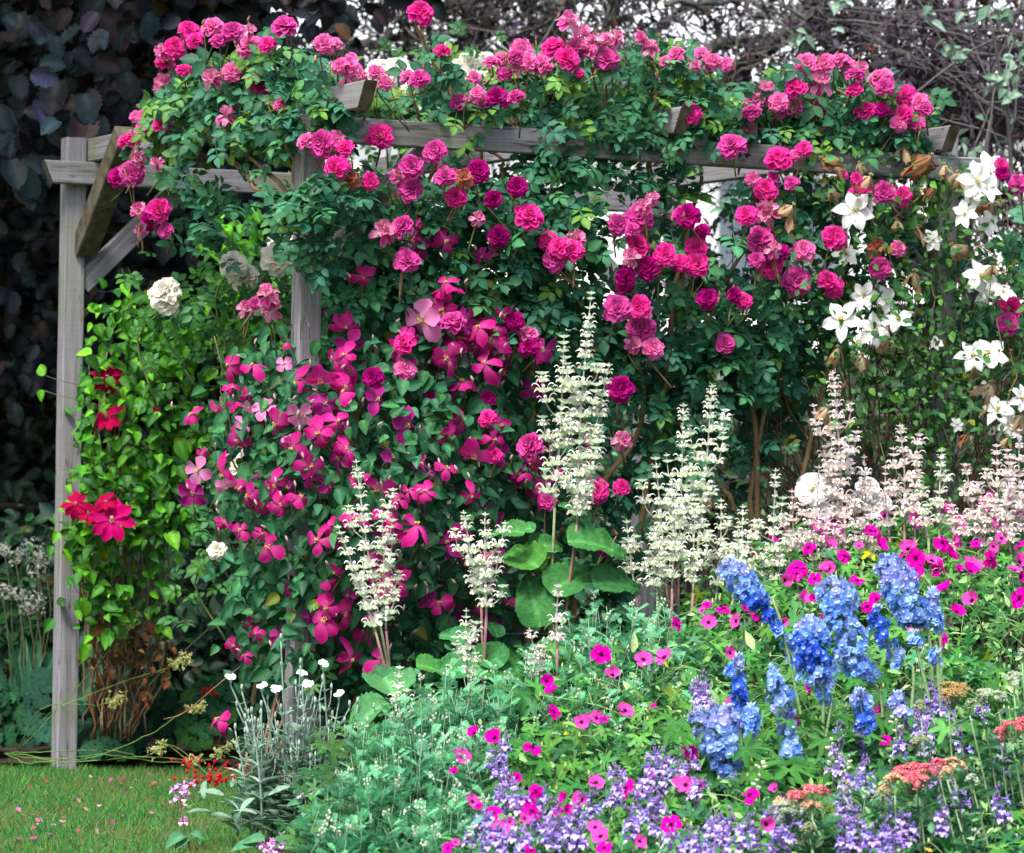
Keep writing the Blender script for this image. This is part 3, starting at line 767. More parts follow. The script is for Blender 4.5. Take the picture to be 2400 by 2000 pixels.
# ------------------------------------------------------------------ magenta clematis on the front middle post
CB = [(440,1470,120,'n'),(490,1510,130,'d'),(635,1470,165,'n'),(140,1690,150,'n'),(865,1570,115,'d'),(955,1520,90,'d'),(640,1735,130,'n'),(465,1378,60,'n')]
CDL = [(1400,490,140,'n'),(1550,490,150,'n'),(1420,625,90,'n'),(1515,665,85,'n'),(1170,790,110,'n'),(1325,765,95,'n'),(1430,720,90,'n'),(1620,755,140,'p'),(1530,745,90,'p'),(1690,850,190,'n'),(1790,990,180,'n'),
(1835,785,150,'p'),(1820,590,160,'n'),(2045,455,165,'n'),(2040,610,175,'n'),(2070,235,110,'n'),(1480,850,110,'p'),(1455,950,140,'n'),(1365,1155,180,'n'),(1450,1230,120,'n'),(1370,1225,100,'p'),(1215,1130,150,'p'),
(1180,1270,170,'d'),(1520,1290,160,'n'),(1710,1345,130,'n'),(1715,1250,120,'d'),(2010,1230,140,'d'),(1370,1450,95,'n'),(1470,1500,130,'n'),(1645,1600,175,'n'),(1600,1520,90,'n'),(1950,1560,190,'n'),(2000,1480,130,'n'),
(1750,365,60,'n'),(1740,480,95,'p'),(1765,935,80,'p'),(1935,860,120,'n'),(1240,1030,70,'n')]
CE = [(500,210,245,'p'),(635,440,185,'n'),(740,590,175,'n'),(880,480,180,'n'),(915,350,185,'n'),(640,20,150,'n'),(740,820,180,'n'),(660,920,160,'n'),(975,860,150,'n'),(820,1045,185,'n'),(935,940,125,'n'),
(400,860,210,'d'),(310,1050,160,'d'),(490,1095,130,'d'),(220,700,175,'d'),(1170,630,140,'d'),(1240,390,150,'d'),(465,1470,210,'n'),(215,1240,190,'n'),(110,1170,150,'n'),(290,1400,150,'n'),(310,1480,130,'n'),
(270,1590,200,'n'),(350,1560,140,'n'),(300,1690,190,'n'),(690,1540,150,'n'),(800,1285,120,'n'),(880,1370,110,'d'),(950,1420,90,'d'),(1120,1690,100,'d'),(880,1640,140,'n'),(30,250,140,'n'),(20,430,150,'n'),
(45,520,140,'n'),(5,600,130,'n'),(30,1000,150,'n'),(760,260,110,'d'),(1250,980,90,'d'),(80,1430,140,'n'),(1120,1130,90,'d'),(540,1150,60,'d')]
CG = [(1990,325,200,'n'),(1540,355,110,'n'),(1570,405,90,'n'),(1430,480,100,'n'),(1495,540,90,'n'),(1335,935,165,'n'),(1920,150,130,'d'),(2010,90,110,'n'),(2050,30,110,'n')]
CH = [(130,400,130,'n'),(60,560,180,'n'),(240,570,160,'n'),(530,620,130,'n'),(970,620,130,'d'),(1010,220,130,'n'),(840,250,90,'n'),(300,150,190,'n'),(250,60,170,'n'),(350,90,130,'n'),(530,200,110,'d'),(190,310,90,'n'),(870,30,90,'n'),(900,120,90,'d'),(700,150,70,'d')]
clems = gather((800, 0, CB), (0, 670, CDL), (800, 670, CE), (0, 1330, CG), (800, 1330, CH))
rb = np.random.default_rng(21)
def d_clem(x, y):
    """the clematis bulges towards the viewer round the middle of its mass"""
    x = np.asarray(x, float); y = np.asarray(y, float)
    return 11.35 + .25 * np.abs((x - 850) / 400) ** 1.5 - .42 * np.exp(-((x - 850) / 330) ** 2 - ((y - 1150) / 380) ** 2)
_x, _y, _ = clumpy(dd([(480,800),(700,680),(1000,640),(1100,760),(1110,950),(1040,1180),(960,1350),(700,1400),(560,1250),(450,950)]), 75, np.random.default_rng(77), 16, 38, .7)
clems += [(a_, b_, 38 + 26 * math.sin(a_ * 3.3) ** 2, 'nd'[int(a_) % 2]) for a_, b_ in zip(_x, _y)]
split = {0: [], 1: []}
for f in clems: split[0 if f[0] < 810 else 1].append(f)
cspec = [('magenta clematis on the front middle post, left half, spilling towards the lawn', (A2[0] - .15, A2[1] - .1), (0, 810)),
         ('magenta clematis on the front middle post, right half, behind the smaller clary sages', (A2[0] + .35, A2[1] - .05), (810, 2000))]
cpoly = dd([(470,790),(520,720),(620,680),(700,620),(800,590),(1000,590),(1110,680),(1150,880),(1120,1100),(1070,1260),(1000,1400),(820,1430),(620,1440),(520,1380),(470,1250),(500,1120),(420,1010),(430,850)])
upoly = dd([(560,430),(640,640),(700,660),(800,600),(1000,580),(900,440),(700,400)])
for ci, (lab, base, (x0, x1)) in enumerate(cspec):
    b = thing('magenta_clematis', lab, 'clematis', (base[0], base[1], .03), 'magenta clematis on the front post')
    g = Geo(); cg = Geo(); bg = Geo()
    for poly, n, tone in ((cpoly, 3400, 1), (upoly, 90, .8)):
        r2 = np.random.default_rng(n)
        x, y, k = clumpy(poly, n, r2, k=120, spread=36, mix=.55)
        front = r2.random(n) < .42
        D = d_clem(x, y) + np.where(front, r2.uniform(-.06, .08, n), r2.uniform(.08, .5, n))
        m = (x >= x0) & (x < x1)
        pts = P(x[m], y[m], D[m])
        if n == 3400 and ci == 0:
            ex_, ey_ = sample([(640, 860), (770, 860), (770, 1330), (760, 1640), (640, 1600), (650, 1330)], 170, r2)
            pts = np.vstack([pts, P(ex_, ey_, 11.17 - r2.uniform(0, .1, 170))]); m = np.ones(len(pts), bool)
        R = spread_frames(m.sum(), r2, (0, -1, .65), .42, .9) * (.046 * np.exp(r2.normal(0, .25, m.sum())))[:, None, None]
        g.add(CLEMLEAF, R, pts, tints(m.sum(), r2, [(.04, .15, .07), (.03, .11, .06), (.06, .20, .08), (.05, .18, .10)], .22))
    g.build('foliage', M_LEAF, b)
    for (px, py, sz, kd) in split[ci]:
        D = float(d_clem(px, py)) - rb.uniform(.02, .13) + (.05 if kd == 'd' else 0)
        if py < 860: D = min(D, float(d_rose(px)) - rb.uniform(.18, .26))
        c = P1(px, py, D)
        n = norm(np.array([rb.normal(0, .65), -1, rb.normal(.0, .65)]))
        place('clematis_flower', CLEM[kd][rb.integers(0, len(CLEM[kd]))], b, c, face_frame(n, rb), sz * D / FPX * 1.12,
              'pale lilac pink flower' if kd == 'p' else None)
        tube(cg, smooth_path([c - n * .012, c - n * .04 + np.array([0, 0, -.02]), c + np.array([rb.normal(0, .03), .10, -.09])], 6), .0016, (.22, .1, .09), 3)
        if rb.random() < .7:
            t = c + np.array([rb.normal(0, .06), -.02, rb.normal(0, .05)])
            place('bud', CLBUDM, b, t, face_frame(np.array([rb.normal(0, .5), -.4, rb.choice([-1.0, .6])]), rb), .011)
            tube(cg, [t, t + np.array([.0, .05, -.04])], .0012, (.25, .14, .1), 3)
    for k in range(9):
        x = rb.uniform(max(x0, 560), min(x1, 1180)); yt = rb.uniform(760, 1000)
        q = smooth_path([np.array([base[0] + rb.normal(0, .05), base[1], 0]), P1((x + 760) / 2, 1500, 11.5), P1(x, (yt + 1500) / 2, 11.5), P1(x + rb.normal(0, 60), yt, 11.45)], 16, .01, rb)
        tube(cg, q, np.linspace(.006, .002, 16), (.14, .09, .05), 5)
    if ci == 0: tube(cg, smooth_path([P1(383, 1686, 11.5), P1(430, 1672, 11.45), P1(505, 1610, 11.4), P1(590, 1540, 11.4)], 12), .0018, (.22, .12, .08), 4)
    cg.build('vine_stems', M_STEM, b)

# ------------------------------------------------------------------ light green clematis with crimson flowers by the left post
rb = np.random.default_rng(31)
b = thing('crimson_clematis', 'bright green leafy clematis with a few crimson flowers growing beside the far left post', 'clematis', (-1.25, 13.0, .03))
g = Geo()
gp1 = dd([(170,700),(180,640),(250,630),(300,590),(420,600),(560,590),(620,620),(560,670),(480,740),(450,860),(410,960),(390,1100),(350,1180),(340,1300),(250,1330),(180,1270),(165,1100),(160,900),(165,760)])
gp2 = dd([(440,480),(500,440),(590,480),(600,560),(540,600),(460,600)])
lite = [(.10, .32, .04), (.06, .22, .04), (.16, .42, .06), (.05, .17, .04), (.035, .12, .035)]
for poly, n in ((gp1, 1250), (gp2, 90)):
    n = int(n * 1.35); x, y, k = clumpy(poly, n, rb, k=60, spread=34, mix=.6)
    front = rb.random(n) < .5
    D = 12.72 + (x - 170) * .0002 + np.where(front, rb.uniform(-.12, .05, n), rb.uniform(.05, .45, n))
    leaves(g, CLEMLEAF, P(x, y, D), .045, rb, lite, (0, -.9, .75), .42, .9, .3, .28)
ex = dd([(90, 770), (85, 800), (155, 1110), (130, 1125), (180, 630), (200, 625), (150, 1200)])
leaves(g, CLEMLEAF, P(*np.array(ex).T, np.full(len(ex), 12.62)), .05, rb, lite, (0, -1, .3), .3)
vg = Geo()
for (lx, ly) in ex:
    tube(vg, smooth_path([P1(lx, ly, 12.62), P1((lx + 190) / 2, ly + 14, 12.66), P1(200, ly + 25, 12.75)], 7), .0013, (.16, .2, .06), 3)
vg.build('tendrils', M_STEM, b)
g.build('foliage', M_LEAF, b)
for (px, py, sz, v) in [(252, 885, 72, 1), (252, 978, 75, 1), (178, 1183, 64, 1), (207, 1203, 58, 1), (261, 1220, 104, 0), (248, 1176, 50, 1), (366, 962, 26, 0)]:
    D = 12.55 if py > 1100 else 12.68
    n = norm(np.array([rb.normal(0, .3), -1, rb.uniform(0, .5)]))
    place('clematis_flower', REDCLEM[v], b, P1(px, py, D), face_frame(n, rb), sz * D / FPX * 1.1)
cg = Geo()
for k in range(34):
    x = rb.uniform(195, 400); x2 = 240 + (x - 240) * .5 + rb.normal(0, 20)
    q = smooth_path([P1(x2, 1720 + rb.uniform(-10, 20), 13.0), P1((x + x2) / 2 + rb.normal(0, 25), 1560, 12.95), P1(x, 1400, 12.9), P1(x + rb.normal(0, 30), rb.uniform(800, 1250), 12.85)], 14, .012, rb)
    tube(cg, q, np.linspace(.0045, .0018, 14), ((.20, .10, .05), (.13, .08, .05), (.26, .2, .13))[k % 3], 4)
cg.build('vine_stems', M_STEM, b)
g = Geo()
x, y, _ = clumpy(dd([(180,1280),(360,1290),(360,1400),(250,1450),(190,1400)]), 130, rb, 14, 22)
leaves(g, CLEMLEAF, P(x, y, 12.85 + rb.normal(0, .1, len(x))), .034, rb, [(.15, .06, .03), (.10, .055, .03), (.22, .13, .07)], (0, -1, .1), .9, 1.5, .3)
g.build('withered_leaves', M_FELT, b)
x, y, _ = clumpy(dd([(180,1180),(340,1180),(350,1330),(190,1330)]), 100, rb, 16, 24)

# ------------------------------------------------------------------ white clematis on the right post
rb = np.random.default_rng(41)
b = thing('white_clematis', 'white clematis with many withered tan flowers tangled over the right end post', 'clematis', (A3[0] + .05, A3[1] - .1, .03))
WC = gather((1600, 0, [(1050,1290,225,'w'),(1130,1250,110,'w'),(1800,1110,210,'w'),(1870,1050,210,'w'),(1850,1150,190,'w'),(1730,1310,150,'w'),(1870,1370,130,'w'),(1000,1560,150,'w'),(1820,1690,190,'w'),(1900,1620,130,'d'),(1780,1220,120,'w'),(1900,1230,110,'d'),(1530,1470,120,'w'),(780,1600,80,'w'),
        (670,1260,150,'d'),(670,1420,190,'d'),(1000,1430,100,'d'),(1400,1370,180,'d'),(1310,1350,100,'d'),(1420,1670,160,'d'),(850,975,130,'x'),(930,985,110,'d'),(1350,900,160,'d'),(1520,960,170,'x'),(1440,1000,120,'x'),(1600,1010,120,'d'),
        (1280,1125,110,'d'),(1150,1080,140,'d'),(1650,1510,160,'d'),(900,1170,110,'d'),(1080,1000,90,'d'),(1530,1150,80,'x'),(1830,1250,80,'x'),(1690,1060,130,'d')]),
    (1600, 670, [(980,210,230,'w'),(1110,60,150,'w'),(1240,90,175,'w'),(1320,210,190,'w'),(1170,270,200,'w'),(1260,330,120,'d'),(1770,430,190,'w'),(1870,420,240,'w'),(1850,30,170,'w'),(1890,600,190,'d'),(1850,640,120,'w'),(1930,760,180,'w'),
        (1990,840,150,'w'),(1680,850,80,'w'),(950,380,130,'d'),(1100,430,140,'d'),(880,745,140,'d'),(1000,590,90,'d'),(1750,910,80,'x'),(1550,350,90,'w'),(1990,930,100,'d'),(2050,900,110,'w'),(1960,40,150,'w'),(2070,690,140,'w'),(2090,790,130,'d'),(1780,500,110,'d'),(1930,900,120,'w')]))
d_w = lambda px: float(d_front(min(px, 2230))) - .12
cg = Geo()
for (px, py, sz, kd) in WC:
    D = d_w(px) - rb.uniform(.05, .22); c = P1(px, py, D)
    if kd == 'w':
        n = norm(np.array([rb.normal(0, .4), -1, rb.uniform(0, .7)])); me = WCLEM[rb.integers(0, 3)]; nm = 'clematis_flower'; lb = None
    else:
        n = norm(np.array([rb.normal(0, .3), -.4, 1])); me = DRY[3] if kd == 'x' else DRY[rb.integers(0, 3)]; nm = 'withered_flower'; lb = 'brown crumpled flower' if kd == 'x' else 'tan drooping flower'
    place(nm, me, b, c, face_frame(n, rb), sz * D / FPX * (1.2 if kd == 'w' else 1.15), lb)
    tube(cg, smooth_path([c - n * .012, c - n * .03 + np.array([0, .02, -.03]), c + np.array([rb.normal(0, .04), .12, -.12])], 6), .0018, (.15, .2, .06), 3)
g = Geo()
for poly, n, sp in ((dd([(1640,330),(1760,300),(1900,290),(2010,350),(2090,440),(2110,700),(2110,900),(1900,880),(1750,740),(1600,600),(1600,450)]), 2300, .3),
                (dd([(1650,640),(1900,600),(2110,760),(2110,960),(1900,960),(1800,940),(1680,860)]), 900, .4),
                (dd([(2000,640),(2200,560),(2300,900),(2100,1000)]), 500, .3),
                ([(2110, 400), (2260, 400), (2250, 800), (2240, 1260), (2110, 1260)], 620, .06)):
    x, y, _ = clumpy(poly, n, rb, 90, 28, .6)
    D = d_front(np.minimum(x, 2250)) - (.05 if sp > .1 else .16) + rb.normal(0, sp * .6, n)
    leaves(g, SMALLLEAF, P(x, y, D), .028, rb, [(.05, .15, .04), (.03, .10, .04), (.10, .24, .05), (.07, .19, .08)], (0, -.9, .7), .6, .6, .25, .3)
g.build('foliage', M_LEAF, b)
for k in range(110):
    x = rb.uniform(1720, 2420); xb = 2130 + rb.normal(0, 110)
    yt = rb.uniform(420, 1000)
    q = smooth_path([P1(xb, 1480, 12.35), P1((x + xb) / 2 + rb.normal(0, 40), 1250, 12.3 + rb.normal(0, .12)), P1(x + rb.normal(0, 50), (yt + 1200) / 2, 12.25 + rb.normal(0, .15)), P1(x, yt, 12.25)], 14, .018, rb)
    tube(cg, q, np.linspace(.004, .0015, 14), ((.20, .07, .04), (.10, .07, .05), (.13, .14, .06))[k % 3], 4)
cg.build('vine_stems', M_STEM, b)

# ------------------------------------------------------------------ clary sage
def sage_floret(seed, tone):
    rng = np.random.default_rng(seed)
    lipc = (.93, .95, .94) if tone == 'g' else (.95, .90, .94)
    calyx = (.72, .88, .66) if tone == 'g' else (.88, .78, .82)
    g = Geo()
    # hooked upper lip: a folded strip arching up and over
    arc = [(0, 0, 0), (0, .30, .20), (0, .52, .52), (0, .80, .72), (0, 1.08, .66), (0, 1.24, .42)]
    wid = [.10, .13, .16, .17, .13, .04]
    V = []; F = []
    for (x, y, z), w in zip(arc, wid): V += [(-w, y, z - .03), (0, y, z + .07), (w, y, z - .03)]
    for i in range(5):
        for j in range(2): a = i * 3 + j; F.append((a, a + 1, a + 4, a + 3))
    g.raw(V, F, lipc)
    ts = [g.tmpl()]
    ts.append(xf(grid(3, 3, ROUND, .55, .62, .6, -.5, 0, (.92, .80, .52), (.94, .94, .90)), rotx(-.15), (0, .38, .10)))
    cx = grid(3, 2, LANCE, .75, .42, .9, 0, 0, calyx, lipc)
    ts.append(xf(cx, rotx(.2), (0, 0, -.05))); ts.append(xf(cx, roty(math.pi) @ rotx(-.1), (0, 0, .14), .85))
    return join(ts)
def sage_bract(tone):
    a, b_ = ((.64, .84, .56), (.90, .95, .88)) if tone == 'g' else ((.86, .80, .80), (.93, .78, .88))
    return grid(4, 4, HEART, 1, .95, .35, .25, 0, a, b_, edge=b_)
SF = {t: [sage_floret(200 + i, t) for i in range(2)] for t in 'gp'}
SB = {t: sage_bract(t) for t in 'gp'}
def sage_spike(path, s_top, s_bot, rng, tone, step=.034, stemr=(.0018, .004)):
    """one flowering stem as a mesh: whorls of hooked florets and papery bracts in tiers down the stem"""
    g = Geo(); path = np.asarray(path)
    sc_ = (.36, .33, .30) if tone == 'g' else (.38, .28, .28)
    tube(g, path, np.linspace(stemr[0], stemr[1], len(path)), sc_, 5, mat=1)
    seg = np.linalg.norm(np.diff(path, axis=0), axis=1); L = seg.sum(); cum = np.concatenate([[0], np.cumsum(seg)])
    u = .008; first = True; k = 0
    while u < L:
        f = u / L
        c = np.array([np.interp(u, cum, path[:, i]) for i in range(3)])
        ax = norm(path[0] - path[-1])
        s = (s_top + (s_bot - s_top) * min(1, f * 1.7)) * rng.uniform(.72, 1.12)
        n = 3 if f < .08 else rng.integers(4, 6)
        if rng.random() < .07: n = 1
        if u < .03: n = 0
        a0 = (k % 2) * 1.57
        for q in range(n):
            a = a0 + q * 6.283 / n + rng.normal(0, .3); o = np.array([math.cos(a), math.sin(a), rng.uniform(.0, .45)])
            R = frames(np.array([[-o[0] * .3, -o[1] * .3, 1.0]]) + ax * .5, o[None]) * s * rng.uniform(.8, 1.1)
            g.add(SF[tone][rng.integers(0, 2)], R, (c + o * .003)[None], tints(1, rng, [(1, 1, 1), (.93, .96, .88), (1, .97, .95)], .05))
        for q in range(2 if u > .03 else 4):
            a = a0 + q * math.pi / (1 if u > .03 else 2) + rng.normal(0, .25); o = np.array([math.cos(a), math.sin(a), .35 if u > .03 else 1.3])
            R = frames(np.array([[-o[0] * .2, -o[1] * .2, 1.0]]), o[None]) * s * rng.uniform(.9, 1.25)
            g.add(SB[tone], R, (c - np.array([0, 0, .004]))[None], tints(1, rng, [(1, 1, 1), (.93, .99, .90)], .04))
        u += step * (.62 + .62 * min(1, f * 3)) * rng.uniform(.75, 1.25); k += 1
    return g
BIGLEAF = grid(20, 10, lambda t: prof((0, .5), (.1, .85), (.35, 1), (.7, .75), (.9, .4), (1, .08))(t) * (1 + .05 * (int(round(t * 20)) % 2)), 1, .74, .14, -.45, .14, (1.1, 1.1, 1.05), (.95, .95, .95), ruf=.042, rng=np.random.default_rng(5), mid=(1.8, 1.6, 1.7), pleat=.012)
def sage(label, D, base_px, spikes, tone='g', leafs=(), nleaf=4, fs=1.0, step=.036, seed=0):
    """spikes: (x top, y top, x foot, y foot, side branches, reach) in photograph pixels"""
    rng = np.random.default_rng(seed + 300)
    base = P1(base_px, 1500, D); base = np.array([base[0], base[1], .03])
    b = thing('clary_sage', label, 'clary sage', base, 'clary sages in flower')
    sg = Geo()
    for (xt, yt, xb, yb, nb, reach) in spikes:
        Ds = D + rng.uniform(-.06, .06)
        top, foot = P1(xt, yt, Ds), P1(xb, yb, Ds)
        path = smooth_path([top, (top + foot) / 2 + rng.normal(0, .006, 3), foot], 12)
        sage_spike(path, .014 * fs, .031 * fs, rng, tone, step).build('flower_spike', [M_PETAL, M_STEM], b)
        q = smooth_path([foot, foot * .5 + base * .5 + np.array([0, 0, 0]) + (foot - top) * np.array([.25, .25, 0]), base + rng.normal(0, .02, 3) * np.array([1, 1, 0])], 10)
        tube(sg, q, np.linspace(.0042, .008, 10), (.24, .13, .13) if rng.random() < .6 else (.20, .24, .12), 6)
        L = np.linalg.norm(top - foot)
        for k in range(nb):
            f = .38 + .62 * (k + .5) / nb
            c = top * (1 - f) + foot * f
            a = (k % 2) * math.pi + rng.uniform(-.9, .9)
            rch = reach * .9 * D / FPX * rng.uniform(.6, 1.35) * (.6 + .4 * math.sin(f * 3))
            o = np.array([math.cos(a), math.sin(a) * .8, 0])
            up = min(L * .34, rch * 1.3 + .05) * rng.uniform(.55, 1.15)
            tip = c + o * rch + np.array([0, 0, up])
            path = smooth_path([tip, c + o * rch * .75 + np.array([0, 0, up * .35]), c], 9)
            sage_spike(path[:7], .015 * fs, .026 * fs, rng, tone, step * .95, (.0014, .0022)).build('side_spike', [M_PETAL, M_STEM], b)
            tube(sg, path[5:], .0022, (.3, .32, .2), 4)
    sg.build('stems', M_STEM, b)
    for (lx, ly, sz, ang, tilt) in leafs:
        c = P1(lx, ly, D - .04); dr = np.array([math.cos(ang), rng.uniform(-.35, .0), math.sin(ang)])
        n = np.array([0, -math.sin(tilt), math.cos(tilt)]) + rng.normal(0, .08, 3)
        lg = Geo(); R = frames(n[None], dr[None]) * (sz * .74 * D / FPX)
        lg.add(BIGLEAF, R, c[None], tints(1, rng, [(.065, .20, .05), (.04, .15, .06)], .15))
        lg.build('leaf', M_WRINKLE, b)
    for (lx, ly, sz, ang, tilt) in leafs[:4]:      # smaller leaves between the large ones
        if len(leafs) < 3: break
        c = P1(lx + rng.normal(0, 30), ly - 40 + rng.normal(0, 30), D + .02); lg = Geo(); a = rng.uniform(0, 3.14)
        lg.add(BIGLEAF, frames(np.array([[rng.normal(0, .5), -.8, .6]]), np.array([[math.cos(a), -.2, math.sin(a)]])) * (sz * .42 * D / FPX), c[None], tints(1, rng, [(.08, .24, .07), (.05, .18, .07)], .15))
        lg.build('leaf', M_WRINKLE, b)
    for k in range(nleaf):
        a = rng.uniform(0, 6.28); z = rng.uniform(.15, .5)
        lg = Geo(); R = frames(np.array([[math.cos(a) * -.3, math.sin(a) * -.3 - .4, 1.0]]), np.array([[math.cos(a), math.sin(a), .1]])) * rng.uniform(.14, .22)
        lg.add(BIGLEAF, R, (base + np.array([math.cos(a) * .03, math.sin(a) * .03, z]))[None], tints(1, rng, [(.08, .22, .09), (.06, .18, .08)], .1))
        lg.build('leaf', M_WRINKLE, b)
    return b
sage('tallest white clary sage of all, two close spikes rising in front of the long rail', 10.95, 1290,
     [(1386, 682, 1352, 1230, 9, 52), (1322, 784, 1300, 1190, 8, 48), (1428, 850, 1365, 1180, 5, 30)],
     'g', [(1290, 1390, 190, .9, 1.0), (1262, 1330, 180, 2.1, .9), (1330, 1270, 190, .25, .7), (1230, 1250, 110, 2.6, .8), (1390, 1370, 170, .5, .6), (1265, 1470, 180, 1.75, 1.25)], 2, 1.15, seed=1)
sage('slender clary sage leaning over the magenta clematis, farthest left of the sages', 10.7, 950,
     [(834, 1076, 892, 1470, 8, 55), (895, 1200, 905, 1480, 3, 30), (790, 1230, 880, 1480, 2, 20)], 'g', [], 3, seed=2)
sage('short white clary sage with one stubby spike above the feathery foliage at its left edge', 10.45, 930, [(937, 1560, 925, 1790, 2, 26)], 'g', [], 3, .95, seed=3)
sage('young greenish clary sage with two blunt heads beside the big wrinkled leaf', 10.75, 1120,
     [(1086, 1196, 1128, 1420, 5, 42), (1137, 1200, 1140, 1440, 5, 45)], 'g',
     [(1110, 1570, 165, 2.95, .75), (1105, 1560, 190, .12, .85), (1180, 1560, 140, 2.3, 1.0), (975, 1560, 120, .3, .7)], 2, seed=4)
sage('small green tipped clary sage in front of the big wrinkled leaf', 10.5, 1095, [(1093, 1425, 1098, 1600, 3, 30)], 'g', [], 2, .9, .03, seed=5)
sage('small cream and pink clary sage standing against the dark stem of the tallest one', 10.4, 1308, [(1309, 1368, 1306, 1520, 0, 0)], 'p', [], 2, .95, seed=6)
sage('low blush clary sage between the big wrinkled leaf and the feathery foliage', 10.4, 1255, [(1240, 1472, 1262, 1600, 2, 18), (1275, 1510, 1262, 1610, 1, 15)], 'p', [], 2, .85, seed=7)
sage('dense cream clary sage with twin tall spires right of the tallest sage', 11.15, 1600,
     [(1602, 945, 1590, 1330, 6, 50), (1536, 1070, 1560, 1350, 5, 42), (1669, 900, 1640, 1240, 6, 40)], 'g', [], 4, 1.08, seed=8)
sage('broad cream clary sage below the twin spires with orange flecked lips', 11.0, 1580,
     [(1575, 1110, 1575, 1380, 6, 55), (1468, 1218, 1490, 1400, 4, 32), (1690, 1168, 1680, 1390, 5, 40), (1630, 1190, 1625, 1390, 4, 40), (1540, 1230, 1540, 1400, 4, 36), (1730, 1230, 1720, 1400, 4, 36)], 'g', [(1440, 1370, 60, 2, .6)], 4, seed=9)
sage('white clary sage with one narrow spire at the left edge of the pink cranesbill mound', 11.1, 1812,
     [(1818, 1097, 1808, 1420, 6, 46), (1741, 1182, 1745, 1400, 4, 32)], 'g', [(1750, 1350, 60, 1, .6)], 3, seed=10)
sage('tall blush pink clary sage with a pointed top under the withered clematis flowers', 11.35, 1970,
     [(1952, 868, 1975, 1230, 7, 52), (2025, 1066, 2020, 1260, 4, 34), (1948, 1000, 1960, 1250, 3, 40)], 'p', [(2000, 1240, 60, 1.4, .8)], 3, 1.12, seed=11)
sage('blush clary sage filling in between the white spire and the tall pink one', 11.3, 1890,
     [(1856, 1146, 1870, 1330, 4, 36), (1920, 1090, 1915, 1330, 5, 40), (1985, 1170, 1980, 1340, 4, 40), (1900, 1200, 1905, 1370, 4, 40), (2040, 1190, 2040, 1330, 4, 36), (1850, 1240, 1850, 1390, 3, 34)], 'p', [], 3, seed=12)
sage('rosy clary sage spire standing before the darkest hollow under the white clematis', 11.35, 2115,
     [(2109, 993, 2120, 1230, 5, 36), (2152, 1098, 2145, 1260, 3, 24), (2075, 1090, 2085, 1260, 3, 24)], 'p', [], 3, 1.05, seed=13)
sage('single slim cream clary sage spire standing alone against the dark hollow', 11.3, 2200, [(2208, 1050, 2202, 1240, 2, 14), (2172, 1180, 2176, 1260, 0, 0)], 'g', [], 2, .95, seed=14)
sage('wide pink and cream clary sage clump cut by the right edge of the view', 11.3, 2340,
     [(2262, 1085, 2290, 1260, 4, 34), (2335, 1040, 2335, 1260, 6, 42), (2388, 1003, 2390, 1250, 6, 44), (2425, 1060, 2420, 1260, 4, 40), (2300, 1150, 2310, 1290, 4, 40), (2230, 1180, 2240, 1300, 4, 36), (2370, 1120, 2370, 1300, 4, 36)], 'p', [], 4, 1.05, seed=15)

# ------------------------------------------------------------------ large white flowers behind the sages
rb = np.random.default_rng(71)
b = thing('white_poppy', 'plant with large crumpled white flowers half hidden behind the pink clary sages', 'flower plant', tuple(np.append(P1(1960, 1300, 11.7)[:2], .03)))
WP = flower_set('white_flower', [open_flower(5, ROUND, 1.3, (.80, .82, .78), (.86, .87, .9), None, 160, curl=-.1, ruf=.05, el=18, stam=(YEL, .12, 16))])
cg = Geo()
for (x, y, s) in [(790, 1250, 210), (850, 1400, 170), (1130, 1250, 150), (1200, 1350, 170), (1150, 1330, 130), (960, 1400, 110)]:
    c = P1(1600 + x / Z, 670 + y / Z, 11.6)
    place('white_flower', WP[0], b, c, face_frame(np.array([rb.normal(0, .3), -1, .4]), rb), s / Z * 11.6 / FPX * 1.1)
    tube(cg, smooth_path([c, c + np.array([0, .03, -.2]), np.array([b.location.x, b.location.y, .03])], 8), .003, (.12, .2, .08), 4)
cg.build('stems', M_STEM, b)

# ------------------------------------------------------------------ delphiniums
STARD = prof((0, .25), (.3, .75), (.6, 1), (.85, .65), (1, .1))
def delph_floret(c0, c1, seed):
    rng = np.random.default_rng(seed)
    t = open_flower(5, STARD, 1.05, c0, c1, None, seed, curl=-.15, ruf=.05, el=14, stam=None, nu=4, nv=2, jitter=22, twist=.6)
    t2 = xf(open_flower(4, ROUND, 1.1, (.75, .78, .85), np.array(c1) * 1.15 + .05, None, seed + 1, curl=.1, el=40, nu=2, nv=2), rotz(.6), (0, 0, .06), .55)
    g = Geo(); tube(g, [(0, .05, -.05), (0, .25, -.28), (0, .5, -.36)], [.07, .04, .015], np.array(c1) * .8, 4)   # spur
    return join([t, t2, g.tmpl()])
DF = {'b': [delph_floret((.18, .34, .88), (.26, .50, .95), 400), delph_floret((.34, .40, .88), (.34, .58, .96), 402)],
      'k': [delph_floret((.07, .13, .68), (.08, .22, .82), 404)],
      'l': [delph_floret((.32, .42, .88), (.44, .60, .95), 406), delph_floret((.40, .34, .80), (.46, .52, .92), 408)]}
